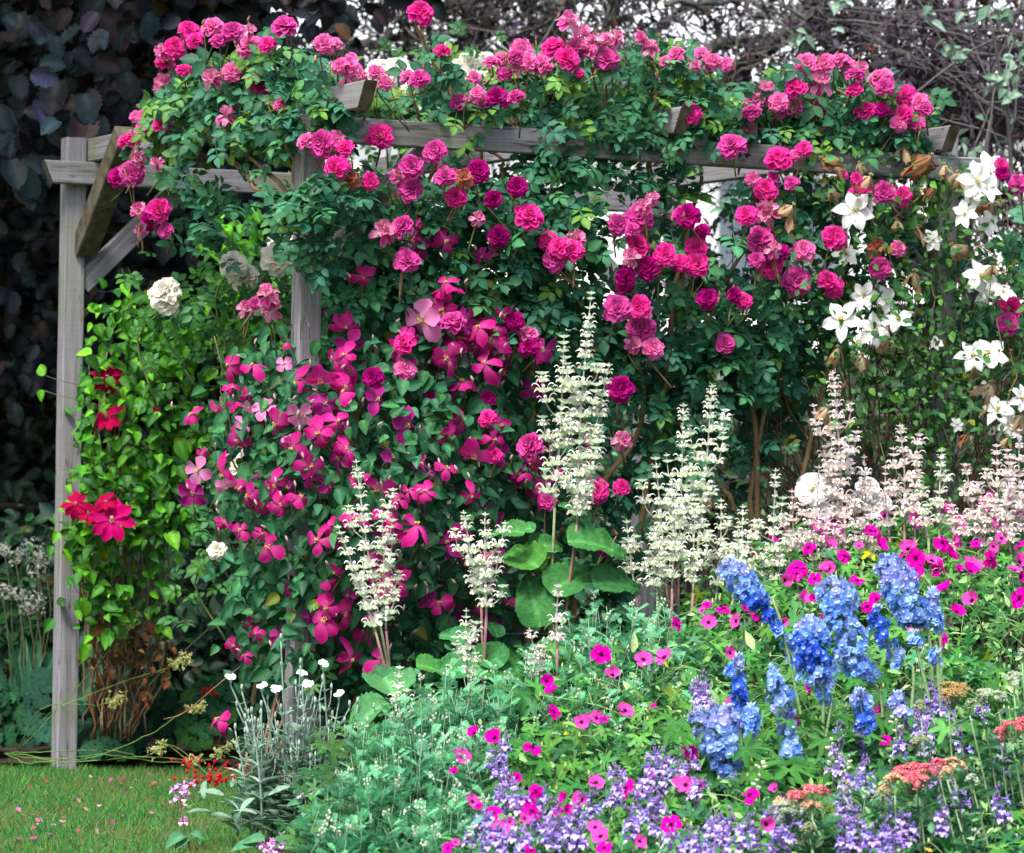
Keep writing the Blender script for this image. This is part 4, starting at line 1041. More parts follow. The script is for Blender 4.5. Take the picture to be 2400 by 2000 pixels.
def delph(label, D, base_px, pts, widths, tones, dens=1.0, seed=0, more=()):
    rng = np.random.default_rng(seed + 500)
    base = P1(base_px, 1900, D); base = np.array([base[0], base[1], .03])
    b = thing('delphinium', label, 'delphinium', base, 'blue delphiniums in the border')
    for (pt, wd, tn, dn) in [(pts, widths, tones, dens)] + list(more):
        path = smooth_path([P1(x, y, D) for x, y in pt], 30)
        w = np.interp(np.linspace(0, 1, 30), np.linspace(0, 1, len(wd)), wd) * D / FPX / 2 * 1.15
        g = Geo(); tube(g, path, np.linspace(.002, .0045, 30), (.10, .16, .16), 5, mat=1)
        L = np.linalg.norm(np.diff(path, axis=0), axis=1).sum()
        n = int(dn * L * np.mean(w) * 6.283 / (.028 ** 2) * 1.45) + 6
        for k in range(n):
            f = (k + rng.random()) / n; i = f * 28.9; j = int(i); c = path[j] * (1 - i + j) + path[j + 1] * (i - j)
            ww = w[min(29, int(i))]
            a = rng.uniform(0, 6.283); rr = max(.004, ww - .008) * rng.uniform(.5, 1.15)
            o = np.array([math.cos(a), math.sin(a), 0])
            pos = c + o * rr + np.array([0, 0, rng.normal(0, .004)])
            s = .036 * rng.uniform(.65, 1.25) * (.5 + .5 * min(1, f * 5))
            tn_ = tn[min(len(tn) - 1, int(f * len(tn)))]
            T = DF[tn_][rng.integers(0, len(DF[tn_]))]
            nn = o + np.array([rng.normal(0, .3), -.2, rng.uniform(-.4, .6)])
            g.add(T, frames(nn[None], np.array([[rng.normal(0, .4), 0, 1.0]])) * s, pos[None], tints(1, rng, [(1, 1, 1), (.8, .85, .95), (1.1, 1.05, 1)], .1), mat=0)
            if rng.random() < .35: tube(g, [c, pos - o * .006], .0012, (.1, .2, .15), 3, mat=1)
        for k in range(9):   # pale unopened buds at the tip
            c = path[min(4, k // 2)]; a = rng.uniform(0, 6.28); o = np.array([math.cos(a) * .6, math.sin(a) * .6, .9]); L2 = .006 + .003 * (k // 2)
            tube(g, [c, c + o * L2, c + o * (L2 + .009)], [.001, .0042, .001], (.50, .62, .86), 5, mat=0)
        if dn < .6:   # green seed pods among sparse flowers
            for k in range(int(L / .022)):
                c = path[rng.integers(4, 30)]; a = rng.uniform(0, 6.28); o = np.array([math.cos(a), math.sin(a), .5])
                tube(g, [c, c + o * .012, c + o * .012 + np.array([0, 0, .014])], [.001, .003, .0008], (.15, .34, .08), 5, mat=1)
        g.build('flower_spike', [M_PETAL, M_STEM], b)
        sg = Geo(); foot = path[-1]
        tube(sg, smooth_path([foot, foot + (foot - path[0]) * .6 * np.array([1, 1, .5]), base + rng.normal(0, .03, 3) * np.array([1, 1, 0])], 9), np.linspace(.0042, .0052, 9), (.17, .28, .12), 6)
        sg.build('stem', M_STEM, b)
    g = Geo()
    pp = base + np.stack([rng.normal(0, .12, 26), rng.normal(0, .1, 26), rng.uniform(.1, .42, 26)], 1)
    leaves(g, PALM, pp, .055, rng, [(.08, .24, .06), (.06, .19, .06)], (0, -.5, 1), .4, .3)
    g.build('foliage', M_LEAF, b)
def I(x, y): return (1600 + x / Z, 1330 + y / Z)
delph('leaning blue delphinium farthest left, its dense head over the white sage', 10.0, 1950, [I(290, -40), I(330, 60), I(410, 170), I(480, 230)], [60, 85, 70, 36], 'lbbk', 1.0, 1,
      [([I(480, 230), I(590, 390), I(700, 600)], [34, 40, 30], 'kb', .35)])
delph('pale topped delphinium in the centre of the blue group', 9.85, 2010, [I(925, 70), I(940, 150), I(960, 260), I(1010, 400), I(1060, 560), I(1110, 680)], [50, 88, 80, 80, 76, 60], 'lbbbb', .75, 2)
delph('tallest lavender tipped delphinium at the right of the blue group', 9.95, 2200, [I(1255, -60), I(1300, 60), I(1370, 220), I(1420, 370)], [50, 86, 96, 60], 'llbbb', 1.0, 3,
      [([I(1530, 140), I(1530, 260), I(1560, 370)], [26, 40, 24], 'lb', .8)])
delph('stout deep blue delphinium with a darker centre, lowest half of the group', 9.7, 1940, [I(780, 310), I(790, 400), I(815, 540), I(830, 720)], [40, 84, 86, 74], 'lbkkb', 1.1, 4,
      [([I(830, 720), I(880, 820)], [50, 24], 'b', .4)])
delph('small slim delphinium with a pointed pale bud tip, left of the group', 9.75, 1745, [I(345, 545), I(330, 640), I(345, 760), I(350, 860)], [20, 46, 42, 30], 'lbkk', .8, 5)
delph('fat lilac blue delphinium closest to the purple catmint on the left', 9.5, 1720, [I(120, 870), I(160, 960), I(230, 1090), I(270, 1200), I(280, 1330)], [56, 86, 80, 62, 34], 'llbbb', 1.0, 6,
      [([I(270, 860), I(260, 950), I(270, 1050)], [36, 70, 60], 'lb', .9), ([I(420, 860), I(410, 930), I(420, 1030)], [24, 52, 30], 'b', .9)])
delph('thin sky blue delphinium with separate florets above the single dark pink cranesbill', 9.6, 1860, [I(545, 615), I(570, 700), I(600, 830), I(630, 980), I(660, 1150), I(620, 1270)], [18, 44, 60, 40, 66, 24], 'bblbb', .55, 7)
delph('faded delphinium going to seed beside the stout deep blue one', 9.75, 2080, [I(1190, 250), I(1210, 340), I(1250, 460), I(1330, 600)], [24, 54, 50, 24], 'kkb', .4, 8)
delph('low delphinium with wide open sky blue florets under the centre of the group', 9.65, 2040, [I(1080, 760), I(1090, 840), I(1110, 960), I(1130, 1130)], [24, 60, 46, 30], 'lbkb', .6, 9)
delph('small delphinium of a few pale florets near the peach yarrow', 9.7, 2110, [I(1310, 780), I(1330, 860), I(1380, 930)], [26, 50, 26], 'l', .7, 10)
delph('delphinium stem with one late star shaped blue flower, right of the others', 9.8, 2230, [I(1550, 545), I(1555, 560)], [30, 30], 'b', .4, 11, [([I(1420, 420), I(1425, 460)], [30, 30], 'b', .4)])

# ------------------------------------------------------------------ cranesbills
def d_border(y):
    return 11.6 - (np.asarray(y, float) - 1200) * .0034
GF = [(840,1480,100),(930,1440,75),(1240,1410,75),(1620,1370,80),(1430,1430,110),(1480,1470,100),(1685,1450,100),(1880,1330,130),(2000,1300,75),(1950,1450,100),(2070,1420,75),(2020,1490,75),(1590,1575,110),
(1630,1650,115),(1195,1585,115),(1205,1525,70),(920,1515,80),(970,1510,60),(885,1590,105),(770,1605,85),(990,1655,85),(1380,1620,115),(1425,1670,110),(1315,1690,110),(1525,1690,110),(1580,1725,100),(1440,1725,90),
(1770,1712,115),(1890,1675,110),(1900,1600,70),(1800,1580,80),(1690,1560,85),(1655,1555,60),(1950,1550,80),(2060,1585,70),(2055,1700,125),(700,1735,125),(900,1730,80),(540,1560,85),(1080,1595,60),(1150,1500,70)]
GI = [(620,80,95),(700,40,75),(720,65,60),(810,72,80),(880,15,90),(1068,85,95),(1420,20,105),(1560,10,100),(1760,30,110),(1615,135,110),(1775,210,118),(1675,280,102),(2065,190,120),(730,200,105),(805,190,60),
(1190,200,95),(1130,240,75),(248,255,90),(150,230,60),(120,265,50),(158,340,95),(330,330,85),(380,250,60),(445,295,70),(520,285,75),(612,340,70),(287,525,85),(55,1130,115),(715,965,112),(20,1335,105),
(100,1350,85),(412,1395,112),(565,1362,75),(505,1575,110),(1240,1055,70),(1215,880,90),(1415,370,70),(1590,445,80),(735,350,60),(770,740,60),(860,290,70),(2030,20,90),(2065,60,70),(630,765,50),(290,830,60),(1480,375,50),(1690,15,60),(680,1400,50)]
GH = [(1590,535,115),(1850,568,105),(1980,555,118),(1660,665,100),(1258,700,85),(1290,765,92),(1300,885,82),(1735,880,102),(1470,950,90),(1505,930,60),(1560,925,92),(1610,930,65),(815,1020,95),(940,1050,112),(1168,1105,112),
(735,1163,110),(690,1258,65),(1558,1322,102),(1745,1355,115),(1372,1410,82),(1475,1430,115),(800,1438,100),(840,1460,50),(935,1505,92),(1165,1495,115),(1120,1540,80),(970,1615,120),(1030,1560,60),(1378,1490,75),(1322,1490,60),(1070,1290,62),(1190,1370,80),
(1155,1430,85),(1590,1650,110),(1555,1595,90),(1610,1720,90),(2020,1578,115),(1825,1680,85),(655,1720,75),(2050,350,85),(2065,1322,85),(1888,1270,85),(1110,1440,60),(1910,850,50),(700,1685,50),(1160,1735,80)]
gers = gather((1600, 670, GF), (1600, 1330, GI), (800, 1330, GH))
rb = np.random.default_rng(81)
gspec = [('hardy_geranium', 'magenta cranesbill trailing through the feathery foliage in the lower middle', lambda x, y: x < 1640, (.2, 10.1)),
         ('hardy_geranium', 'magenta cranesbill mound directly under the white and pink clary sages', lambda x, y: x >= 1640 and y < 1430, (1.15, 10.9)),
         ('hardy_geranium', 'magenta cranesbill with dark eyed flowers scattered among the blue delphiniums', lambda x, y: x >= 1640 and y >= 1430, (.95, 10.0))]
gpolys = [dd([(1110,1330),(1350,1300),(1440,1290),(1440,1760),(1000,1760),(980,1600),(1080,1480)]),
          dd([(1440,1240),(1560,1160),(1680,1100),(1850,1080),(2110,1060),(2110,1250),(1800,1250),(1440,1250)]),
          dd([(1400,1230),(2110,1200),(2110,1760),(1400,1760)])]
gn = [900, 1100, 2100]
for gi, (nm, lab, test, bs) in enumerate(gspec):
    b = thing(nm, lab, 'cranesbill', (bs[0], bs[1], .03), 'magenta cranesbills')
    g = Geo(); cg = Geo()
    x, y, k = clumpy(gpolys[gi], gn[gi], rb, 60, 40, .5)
    D = d_border(y) + rb.uniform(-.05, .45, len(x)) ** 1.0
    gc = [(.08, .27, .07), (.05, .19, .06), (.14, .36, .08), (.05, .17, .08)]
    leaves(g, PALM, P(x, y, D), .036, rb, gc, (0, -.75, .9), .45, .3, .2, .25)
    x, y, k = clumpy(gpolys[gi], gn[gi] // 2, rb, 60, 40, .5)
    leaves(g, NARROW, P(x, y, d_border(y) + rb.uniform(-.1, .2, len(x))), .03, rb, [(.28, .52, .18), (.18, .42, .14), (.40, .56, .28)], (0, -.5, .8), .7, -.3, .2, .3)
    g.build('foliage', M_LEAF, b)
    for (px, py, sz) in gers:
        if not test(px, py): continue
        D = float(d_border(py)) - rb.uniform(.12, .24)
        if py > 1850: D -= .1
        c = P1(px, py, D)
        n = norm(np.array([rb.normal(0, .55), rb.uniform(-1.1, -.25), rb.uniform(.2, .95)]))
        place('geranium_flower', GER[rb.integers(0, 5)], b, c, face_frame(n, rb), sz * D / FPX * 1.17)
        e = c + np.array([rb.normal(0, .05), rb.uniform(.03, .10), -rb.uniform(.10, .2)])
        tube(cg, smooth_path([c - n * .008, c - n * .03 + np.array([0, 0, -.012]), e], 6), .0013, (.28, .38, .18), 4)
    for k in range(int(gn[gi] / 5)):
        x, y = sample(gpolys[gi], 1, rb); D = float(d_border(y[0])) + rb.uniform(-.1, .25); c = P1(x[0], y[0], D)
        e = c + np.array([rb.normal(0, .10), rb.normal(0, .05), -rb.uniform(.02, .14)])
        tube(cg, smooth_path([c, (c + e) / 2 + np.array([0, 0, .02]), e], 5), .0013, (.24, .38, .14), 3)
        if rb.random() < .5: tube(cg, [c - np.array([0, 0, .006]), c, c + np.array([0, 0, .010])], [.002, .0042, .001], (.30, .42, .14), 5)
    cg.build('flower_stalks', M_STEM, b)

# ------------------------------------------------------------------ purple catmint
def tubeflower(seed):
    rng = np.random.default_rng(seed); g = Geo()
    tube(g, [(0, 0, 0), (0, .35, .02), (0, .62, .0), (0, .8, -.03)], [.05, .09, .15, .20], (.42, .30, .72), 6, cap=False)
    up = grid(2, 2, ROUND, .34, .36, .3, .5, 0, (.50, .40, .80), (.62, .52, .90))
    lo = grid(2, 2, ROUND, .42, .46, .2, -.5, 0, (.62, .54, .86), (.70, .62, .93))
    ts = [g.tmpl(), xf(up, rotx(.5), (0, .74, .14)), xf(lo, rotx(-.5), (0, .74, -.17)), xf(lo, rotz(.8) @ rotx(-.3), (-.1, .74, -.12), .7), xf(lo, rotz(-.8) @ rotx(-.3), (.1, .74, -.12), .7)]
    g = Geo(); tube(g, [(0, -.12, 0), (0, .05, 0), (0, .28, 0)], [.03, .085, .07], (.14, .08, .24), 5)
    return join(ts + [g.tmpl()])
TF = [tubeflower(600), tubeflower(601)]
CMH = [(930,1200),(970,1300),(1050,1385),(1100,1475),(900,1600),(950,1690),(1090,1650),(1250,1630),(1330,1560),(1450,1530),(1220,1560),(1900,1210),(2000,1235),(1850,1340),(1900,1450),(1680,1390),(1700,1320),(1530,1470),
(1950,1640),(2050,1715),(830,1620),(890,1745),(1780,1600),(1400,1640),(1330,1650),(1010,1480),(1230,1450),(1960,1300),(1820,1480),(1940,1490),(1110,1720),(1280,1720),(1440,1700),(980,1150),(2060,1290)]
CMI = [(80,765),(120,800),(150,850),(950,1070),(1080,1080),(940,1190),(1040,1285),(1120,1305),(1370,1020),(1460,1000),(1345,1115),(1500,890),(1430,900),(1570,880),(1530,800),(1825,930),(1720,1080),(990,1475),
(1020,1520),(1000,1590),(620,1530),(560,1590),(290,1620),(190,1625),(150,1685),(370,1650),(600,1700),(1080,1635),(1250,1670),(1380,1655),(1150,1700),(1350,1560),(1710,1450),(1590,1555),(1530,1290),(40,1240),
(90,1400),(650,1650),(30,1735),(110,1735),(480,1720),(990,1735),(1030,1660),(1300,1730),(240,1700),(1950,1180),(1960,1480),(1620,930),(1490,1080)]
cms = [(a, b_) for a, b_ in [(800 + x / Z, 1330 + y / Z) for x, y in CMH] + [(1600 + x / Z, 1330 + y / Z) for x, y in CMI]]
rb = np.random.default_rng(91)
cspec = [(0, 1290, 0, 'purple catmint at the left end of the row, just right of the feathery foliage'), (1290, 1480, 0, 'purple catmint in the bottom middle threaded with dark centred magenta flowers'),
         (1480, 1660, 0, 'purple catmint below the green cranesbill leaves, left of the coral yarrow'), (1660, 1900, 1800, 'purple catmint at the bottom, right under the small coral yarrow'),
         (1900, 2400, 1800, 'purple catmint spikes in front of the wide coral yarrow stems'), (1660, 2060, 0, 'wispy purple catmint at the feet of the blue delphiniums'), (2060, 2400, 0, 'loose lilac catmint around the green and peach yarrow heads on the right')]
used = set()
for (x0, x1, ymin, lab) in cspec:
    pts_ = [(i, p) for i, p in enumerate(cms) if i not in used and x0 <= p[0] < x1 and p[1] >= ymin]
    if not pts_: continue
    mx_ = np.mean([p[0] for i, p in pts_]); my_ = np.mean([p[1] for i, p in pts_]); D0 = float(d_border(my_)) - .15
    bs = P1(mx_, my_, D0); b = thing('catmint', lab, 'catmint', (bs[0], bs[1], .03), 'purple catmint plants')
    lg = Geo()
    for i, (px, py) in pts_:
        used.add(i)
        D = float(d_border(py)) - rb.uniform(.1, .25); c = P1(px, py, D)
        g = Geo(); lean = rb.normal(0, .25)
        path = smooth_path([c + np.array([lean * .05, 0, .05]), c, c + np.array([-lean * .1, .02, -.14])], 8)
        tube(g, path, .0016, (.16, .10, .22), 4, mat=1)
        for k in range(rb.integers(9, 15)):
            f = rb.uniform(-.028, .035); a = rb.uniform(0, 6.28); o = np.array([math.cos(a), math.sin(a) * .9 - .3, rb.uniform(-.1, .4)])
            g.add(TF[k % 2], frames(np.array([[0, 0, 1.0]]), o[None]) * rb.uniform(.022, .031), (c + np.array([f * lean, 0, f]))[None], tints(1, rb, [(1, 1, 1), (.75, .8, .95), (1.15, 1.0, 1.1)], .1), mat=0)
        for k in range(6):
            t = c + np.array([lean * .05 + rb.normal(0, .008), rb.normal(0, .008), rb.uniform(.03, .062)]); tube(g, [t - np.array([0, 0, .006]), t, t + np.array([0, 0, .006])], [.001, .003, .001], (.2, .12, .34), 4, mat=1)
        g.build('flower_spike', [M_PETAL, M_STEM], b)
        pp = c + np.stack([rb.normal(0, .05, 16), rb.uniform(-.02, .12, 16), -rb.uniform(.03, .2, 16)], 1)
        leaves(lg, SMALLLEAF, pp, .026, rb, [(.08, .24, .08), (.12, .30, .10), (.10, .24, .14)], (0, -.6, .9), .5, .2)
    lg.build('foliage', M_LEAF, b)

# ------------------------------------------------------------------ yarrow
rb = np.random.default_rng(95)
def yarrow_head(g, c, w, h, cols, rng, nrm=(0, -.25, 1)):
    """flat head: many tiny florets on a shallow dome, thin forking stalks below"""
    n = int(min(1500, 60 + (w / .0042) ** 2 * 1.1))
    a = rng.uniform(0, 6.283, n); r = np.sqrt(rng.random(n)) * w / 2
    # grouped florets: push towards sub-cluster centres
    kk = max(5, int(w / .016) ** 2 // 2 + 3)
    ca = rng.uniform(0, 6.283, kk); cr = np.sqrt(rng.random(kk)) * w / 2 * .85
    idx = rng.integers(0, kk, n)
    x = np.cos(ca[idx]) * cr[idx] + rng.normal(0, .0048, n); y = np.sin(ca[idx]) * cr[idx] + rng.normal(0, .0048, n)
    z = -h * (x * x + y * y) / (w / 2) ** 2 + rng.normal(0, .0014, n) + np.sin(ca[idx] * 7) * .0035
    f = grid(1, 2, prof((0, 1), (1, 1)), 1, 1, 0, 0, 0)
    V = [(-.5, -.5, 0), (.5, -.5, 0), (.5, .5, 0), (-.5, .5, 0), (0, 0, .45), (0, 0, -.6)]
    F = [(0, 1, 4), (1, 2, 4), (2, 3, 4), (3, 0, 4), (1, 0, 5), (2, 1, 5), (3, 2, 5), (0, 3, 5)]
    t = Geo().raw(V, F, (1, 1, 1)).tmpl()
    R = frames(np.array([0, 0, 1.0])[None] + rng.normal(0, .35, (n, 3)), rng.normal(0, 1, (n, 3))) * (.0048 * rng.uniform(.7, 1.25, n))[:, None, None]
    Rh = frames(np.array([nrm], float), np.array([[1.0, 0, 0]]))[0]
    pos = np.stack([x, y, z], 1) @ Rh.T + c
    g.add(t, R, pos, tints(n, rng, cols, .14))
    j = c - np.array([0, 0, w * .45 + .02])
    for k in range(kk):
        e = c + Rh @ np.array([math.cos(ca[k]) * cr[k], math.sin(ca[k]) * cr[k], -h * (cr[k] / (w / 2)) ** 2 - .002])
        tube(g, smooth_path([j, j * .4 + e * .6 + np.array([0, 0, -.006]), e], 4), [.0013, .0011, .001, .001], (.26, .36, .20), 3, cap=False)
    return j
YC = {'r': [(.80, .13, .22), (.86, .30, .34), (.74, .09, .18), (.84, .45, .40)], 'p': [(.80, .56, .36), (.76, .60, .36), (.82, .46, .34)], 'g': [(.36, .42, .26), (.44, .46, .28), (.28, .36, .2)],
      'o': [(.55, .42, .18), (.44, .42, .2), (.6, .3, .14)], 'w': [(.50, .60, .42), (.42, .52, .38), (.62, .68, .52)]}
yspec = [('peach yarrow with a flat head just under the lone star delphinium flower', 9.3, [(1650, 722, 235, 'o'), (1630, 775, 110, 'p'), (1462, 822, 95, 'g'), (1760, 818, 95, 'g')]),
         ('grey green yarrow in tight bud with stacked heads near the right edge', 9.35, [(1860, 745, 120, 'w'), (1935, 770, 115, 'w'), (2035, 640, 100, 'w'), (2030, 680, 110, 'w'), (2085, 880, 100, 'w'), (2080, 510, 60, 'w'), (1830, 775, 60, 'w')]),
         ('red yarrow with one broad head cut by the right edge', 9.2, [(2020, 950, 190, 'r'), (1950, 985, 90, 'r'), (2085, 925, 90, 'r')]),
         ('olive budded yarrow between the lilac catmint and the wide coral yarrow', 9.25, [(1450, 1035, 110, 'g'), (1430, 1065, 70, 'g')]),
         ('widest yarrow, coral red plates over peach ones at the lower right', 9.0, [(1400, 1235, 310, 'r'), (1500, 1215, 110, 'r'), (1300, 1280, 150, 'p'), (1450, 1290, 150, 'r'), (1570, 1180, 110, 'r'), (1665, 1180, 140, 'p'), (1620, 1220, 70, 'p'), (1205, 1385, 95, 'g'), (1240, 1330, 80, 'p')]),
         ('small green yarrow head on a bare stem right of the wide coral yarrow', 9.0, [(1780, 1275, 90, 'w')]),
         ('coral yarrow left of the wide one with a grey green skirt of buds', 8.95, [(790, 1355, 180, 'r'), (690, 1375, 130, 'r'), (840, 1345, 90, 'r'), (640, 1450, 190, 'w'), (740, 1450, 120, 'w'), (790, 1435, 120, 'p'), (570, 1420, 110, 'p'), (985, 1310, 85, 'g'), (620, 1490, 120, 'w')]),
         ('tiny olive yarrow bud heads among the catmint at the bottom', 8.85, [(780, 1575, 85, 'g'), (760, 1600, 60, 'g')])]
for (lab, D, heads) in yspec:
    mx_ = np.mean([h[0] for h in heads]) / Z + 1600
    bs = P1(mx_ + 20, 1900, D); b = thing('yarrow', lab, 'yarrow', (bs[0], bs[1], .03), 'yarrows at the lower right')
    sg = Geo(); fg = Geo()
    for (x, y, w, kd) in heads:
        px, py = I(x, y); Dh = D + rb.uniform(-.05, .05); c = P1(px, py, Dh); g = Geo()
        j = yarrow_head(g, c, w / Z * Dh / FPX, .012, YC[kd], rb, (rb.normal(0, .12), -.28, 1)); g.build('flower_head', M_PETAL, b)
        foot = np.array([c[0] + .06 + rb.normal(0, .03), c[1] + rb.normal(0, .03), .03])
        q = smooth_path([j, j * .5 + foot * .5 + rb.normal(0, .012, 3), foot], 10)
        tube(sg, q, np.linspace(.0022, .0036, 10), (.24, .34, .19), 5)
        m = 9; f = rb.uniform(.12, .95, m); pp = np.array([q[int(v * 9)] for v in f]); a = rb.uniform(0, 6.28, m)
        R = frames(np.stack([-np.cos(a) * .4, -np.sin(a) * .4, np.ones(m)], 1), np.stack([np.cos(a), np.sin(a), rb.uniform(.1, .7, m)], 1)) * rb.uniform(.06, .11, m)[:, None, None]
        fg.add(FROND, R, pp, tints(m, rb, [(.06, .20, .10), (.09, .24, .12)], .15))
    sg.build('stems', M_STEM, b); fg.build('foliage', M_LEAF, b)

# ------------------------------------------------------------------ white budded sprigs among the delphiniums
for lab, spots in (('white bud sprig between the delphiniums and the left catmint', [(470, 1290)]), ('white budded sprig below the centre delphiniums', [(920, 1150), (990, 1240)]),
                   ('white bud sprig beside the smallest delphinium at the right', [(1310, 975), (1330, 950)]), ('two creamy buds left of the late star shaped delphinium flower', [(1465, 570)])):
    px, py = I(*spots[0]); D = float(d_border(py)) - .2; bs = P1(px, py, D)
    b = thing('white_bud_sprig', lab, 'flower plant', (bs[0], bs[1] + .05, .03)); 
    sg = Geo()
    for (x, y) in spots:
        px, py = I(x, y); c = P1(px, py, D); top = c + np.array([0, 0, .03]); foot = np.array([c[0] + .02, c[1] + .05, .03])
        q = smooth_path([top, c - np.array([0, 0, .04]), foot], 10); tube(sg, q, np.linspace(.0015, .003, 10), (.2, .34, .15), 4)
        g = Geo()
        for k in range(13):
            z = rb.uniform(-.04, .04); a = rb.uniform(0, 6.28); o = np.array([math.cos(a), math.sin(a), .4]) * rb.uniform(.007, .016); t = c + np.array([0, 0, z]) + o
            tube(g, [t - o * .3 , t, t + norm(o) * .010], [.002, .0052, .002], (.72, .76, .62), 6); 
        g.build('flower_buds', M_PETAL, b)
    sg.build('stems', M_STEM, b)

# ------------------------------------------------------------------ feathery grey green foliage plants
rb = np.random.default_rng(101)
def feathery(lab, poly, n, cols, seed, size=(.045, .085), D0=-.02, pale=.3, hgt=(.2, .42)):
    rng = np.random.default_rng(seed); x, y = sample(poly, n, rng); D = d_border(y) + rng.uniform(-.1, .3, n) + D0
    tops = P(x, y, D); bs = tops.mean(0)
    b = thing('feathery_tansy', lab, 'foliage plant', (bs[0], bs[1], .03), 'feathery foliage plants'); sg = Geo(); fg = Geo(); wg = Geo()
    for t in tops:
        tall = rng.random() < .22
        if tall: t = t + np.array([rng.normal(0, .01), -.03, rng.uniform(.02, .07)])
        h = min(rng.uniform(*hgt), t[2] - .03)
        foot = t + np.array([rng.normal(0, .04), rng.normal(0, .03), -max(.05, h)])
        q = smooth_path([t, (t + foot) / 2 + rng.normal(0, .012, 3), foot], 8); tube(sg, q, np.linspace(.0012, .0025, 8), (.22, .36, .22), 3)
        m = int(8 + h * 40); f = np.sort(rng.random(m)) ** .8; pp = np.array([q[int(v * 7.99)] for v in f]) + rng.normal(0, .004, (m, 3)); a = rng.uniform(0, 6.28, m)
        up = np.interp(f, [0, .3, 1], [2.6, 1.5, .6])
        R = frames(np.stack([-np.cos(a) * .6, -np.sin(a) * .6 - .3, np.ones(m)], 1), np.stack([np.cos(a), np.sin(a), up], 1)) * (rng.uniform(*size, m) * np.interp(f, [0, .25, 1], [.45, .8, 1.1]))[:, None, None]
        T = tints(m, rng, cols, .15); T = T * rng.uniform(.6, 1.2); T = np.where((f < .25)[:, None] & (tall or rng.random() < pale), T * 1.8 + .08, T)
        if tall:
            for q_ in range(7):
                a_ = rng.uniform(0, 6.28); e_ = t + np.array([math.cos(a_) * .008, math.sin(a_) * .008, rng.uniform(-.012, .012)]); tube(sg, [e_ - np.array([0, 0, .004]), e_, e_ + np.array([0, 0, .004])], [.0015, .0036, .0015], (.62, .72, .56), 5, mat=1)
        fg.add(FROND, R, pp, T)
    sg.build('stems', [M_STEM, M_PETAL], b); fg.build('foliage', M_FELT, b)
fc = [(.07, .27, .12), (.05, .20, .10), (.11, .33, .16)]
feathery('feathery grey green plant in the bottom left of the flower border beside the campion', dd([(690,1560),(760,1480),(840,1500),(860,1760),(640,1760),(640,1650)]), 105, fc, 1)
feathery('tall silvery feathery plant below the big wrinkled leaf', dd([(780,1470),(860,1400),(960,1380),(1060,1380),(1040,1560),(860,1560)]), 120, fc, 2, pale=.6)
feathery('feathery plant in the lower middle under the round eyed magenta flower', dd([(850,1540),(1040,1500),(1040,1600),(980,1760),(850,1760)]), 110, fc, 3)
feathery('feathery silver tipped plant right of the tallest sage stem', dd([(1070,1340),(1200,1240),(1380,1250),(1440,1330),(1300,1400),(1100,1460)]), 170, fc, 4, pale=.6)
feathery('grey green feathery foliage behind the cranesbill in the middle', dd([(1040,1440),(1300,1380),(1440,1400),(1420,1560),(1050,1580)]), 120, fc, 5, D0=.15)
feathery('dark feathery foliage between the yarrow stems in the bottom right corner', dd([(1700,1560),(2110,1480),(2110,1760),(1650,1760)]), 150, [(.05, .18, .09), (.04, .14, .08), (.07, .22, .10)], 6, (.06, .1), D0=.05, pale=0)
feathery('feathery foliage along the bottom edge below the catmint', dd([(860,1700),(1700,1700),(1700,1780),(860,1780)]), 110, fc, 7, D0=.1)

# ------------------------------------------------------------------ background: house and outbuilding
def tile_mat(name, c1, c2, sx, sy):
    m, n, l = mat_new(name); b = n['Principled BSDF']
    a = n.new('ShaderNodeAttribute'); a.attribute_name = 'Grain'
    br = n.new('ShaderNodeTexBrick'); br.inputs['Scale'].default_value = 1; br.inputs['Brick Width'].default_value = sx; br.inputs['Row Height'].default_value = sy
    br.inputs['Mortar Size'].default_value = .012; br.inputs['Color1'].default_value = (*c1, 1); br.inputs['Color2'].default_value = (*c2, 1)
    br.inputs['Mortar'].default_value = (c1[0] * .3, c1[1] * .3, c1[2] * .3, 1)
    l.new(a.outputs['Vector'], br.inputs['Vector']); l.new(br.outputs[0], b.inputs['Base Color']); b.inputs['Roughness'].default_value = .7
    bp = n.new('ShaderNodeBump'); bp.inputs['Distance'].default_value = .02; l.new(br.outputs['Fac'], bp.inputs['Height']); bp.invert = True; l.new(bp.outputs[0], b.inputs['Normal'])
    return m
def quad(name, c, m, parent, th=.12):
    """a slab whose face runs c0,c1,c2,c3, with thickness away from its face"""
    c = np.array(c, float); n = norm(np.cross(c[1] - c[0], c[3] - c[0])); bk = c - n * th
    V = np.vstack([c, bk]); F = [(0, 1, 2, 3), (7, 6, 5, 4), (0, 4, 5, 1), (1, 5, 6, 2), (2, 6, 7, 3), (3, 7, 4, 0)]
    o = Geo().raw(V, F, (1, 1, 1)).build(name, m, parent, smooth=False)
    u = np.linalg.norm(c[1] - c[0]); v = np.linalg.norm(c[3] - c[0])
    uv = np.array([(0, 0, 0), (u, 0, 0), (u, v, 0), (0, v, 0)] * 2, np.float32)
    at = o.data.attributes.new('Grain', 'FLOAT_VECTOR', 'POINT'); at.data.foreach_set('vector', uv.ravel())
    return o
M_WALL = noise_mat('white_render', (.84, .86, .88), (.88, .89, .90), 3, .9, .1)
M_SLATE = tile_mat('pale_slate', (.55, .58, .62), (.62, .64, .68), .3, .2)
M_TILE = tile_mat('worn_tile', (.62, .56, .52), (.70, .66, .64), .28, .16)
M_GUT = noise_mat('gutter_paint', (.55, .60, .62), (.62, .66, .68), 5, .5, .05)
M_GLASSD = noise_mat('window_glass', (.10, .13, .16), (.16, .19, .22), 1, .15, 0)
M_BRICK = tile_mat('brick', (.36, .16, .11), (.42, .22, .15), .225, .075)
b = thing('house', 'white rendered house with pale slate roof glimpsed between the branches', 'house', (6, 34, 0))
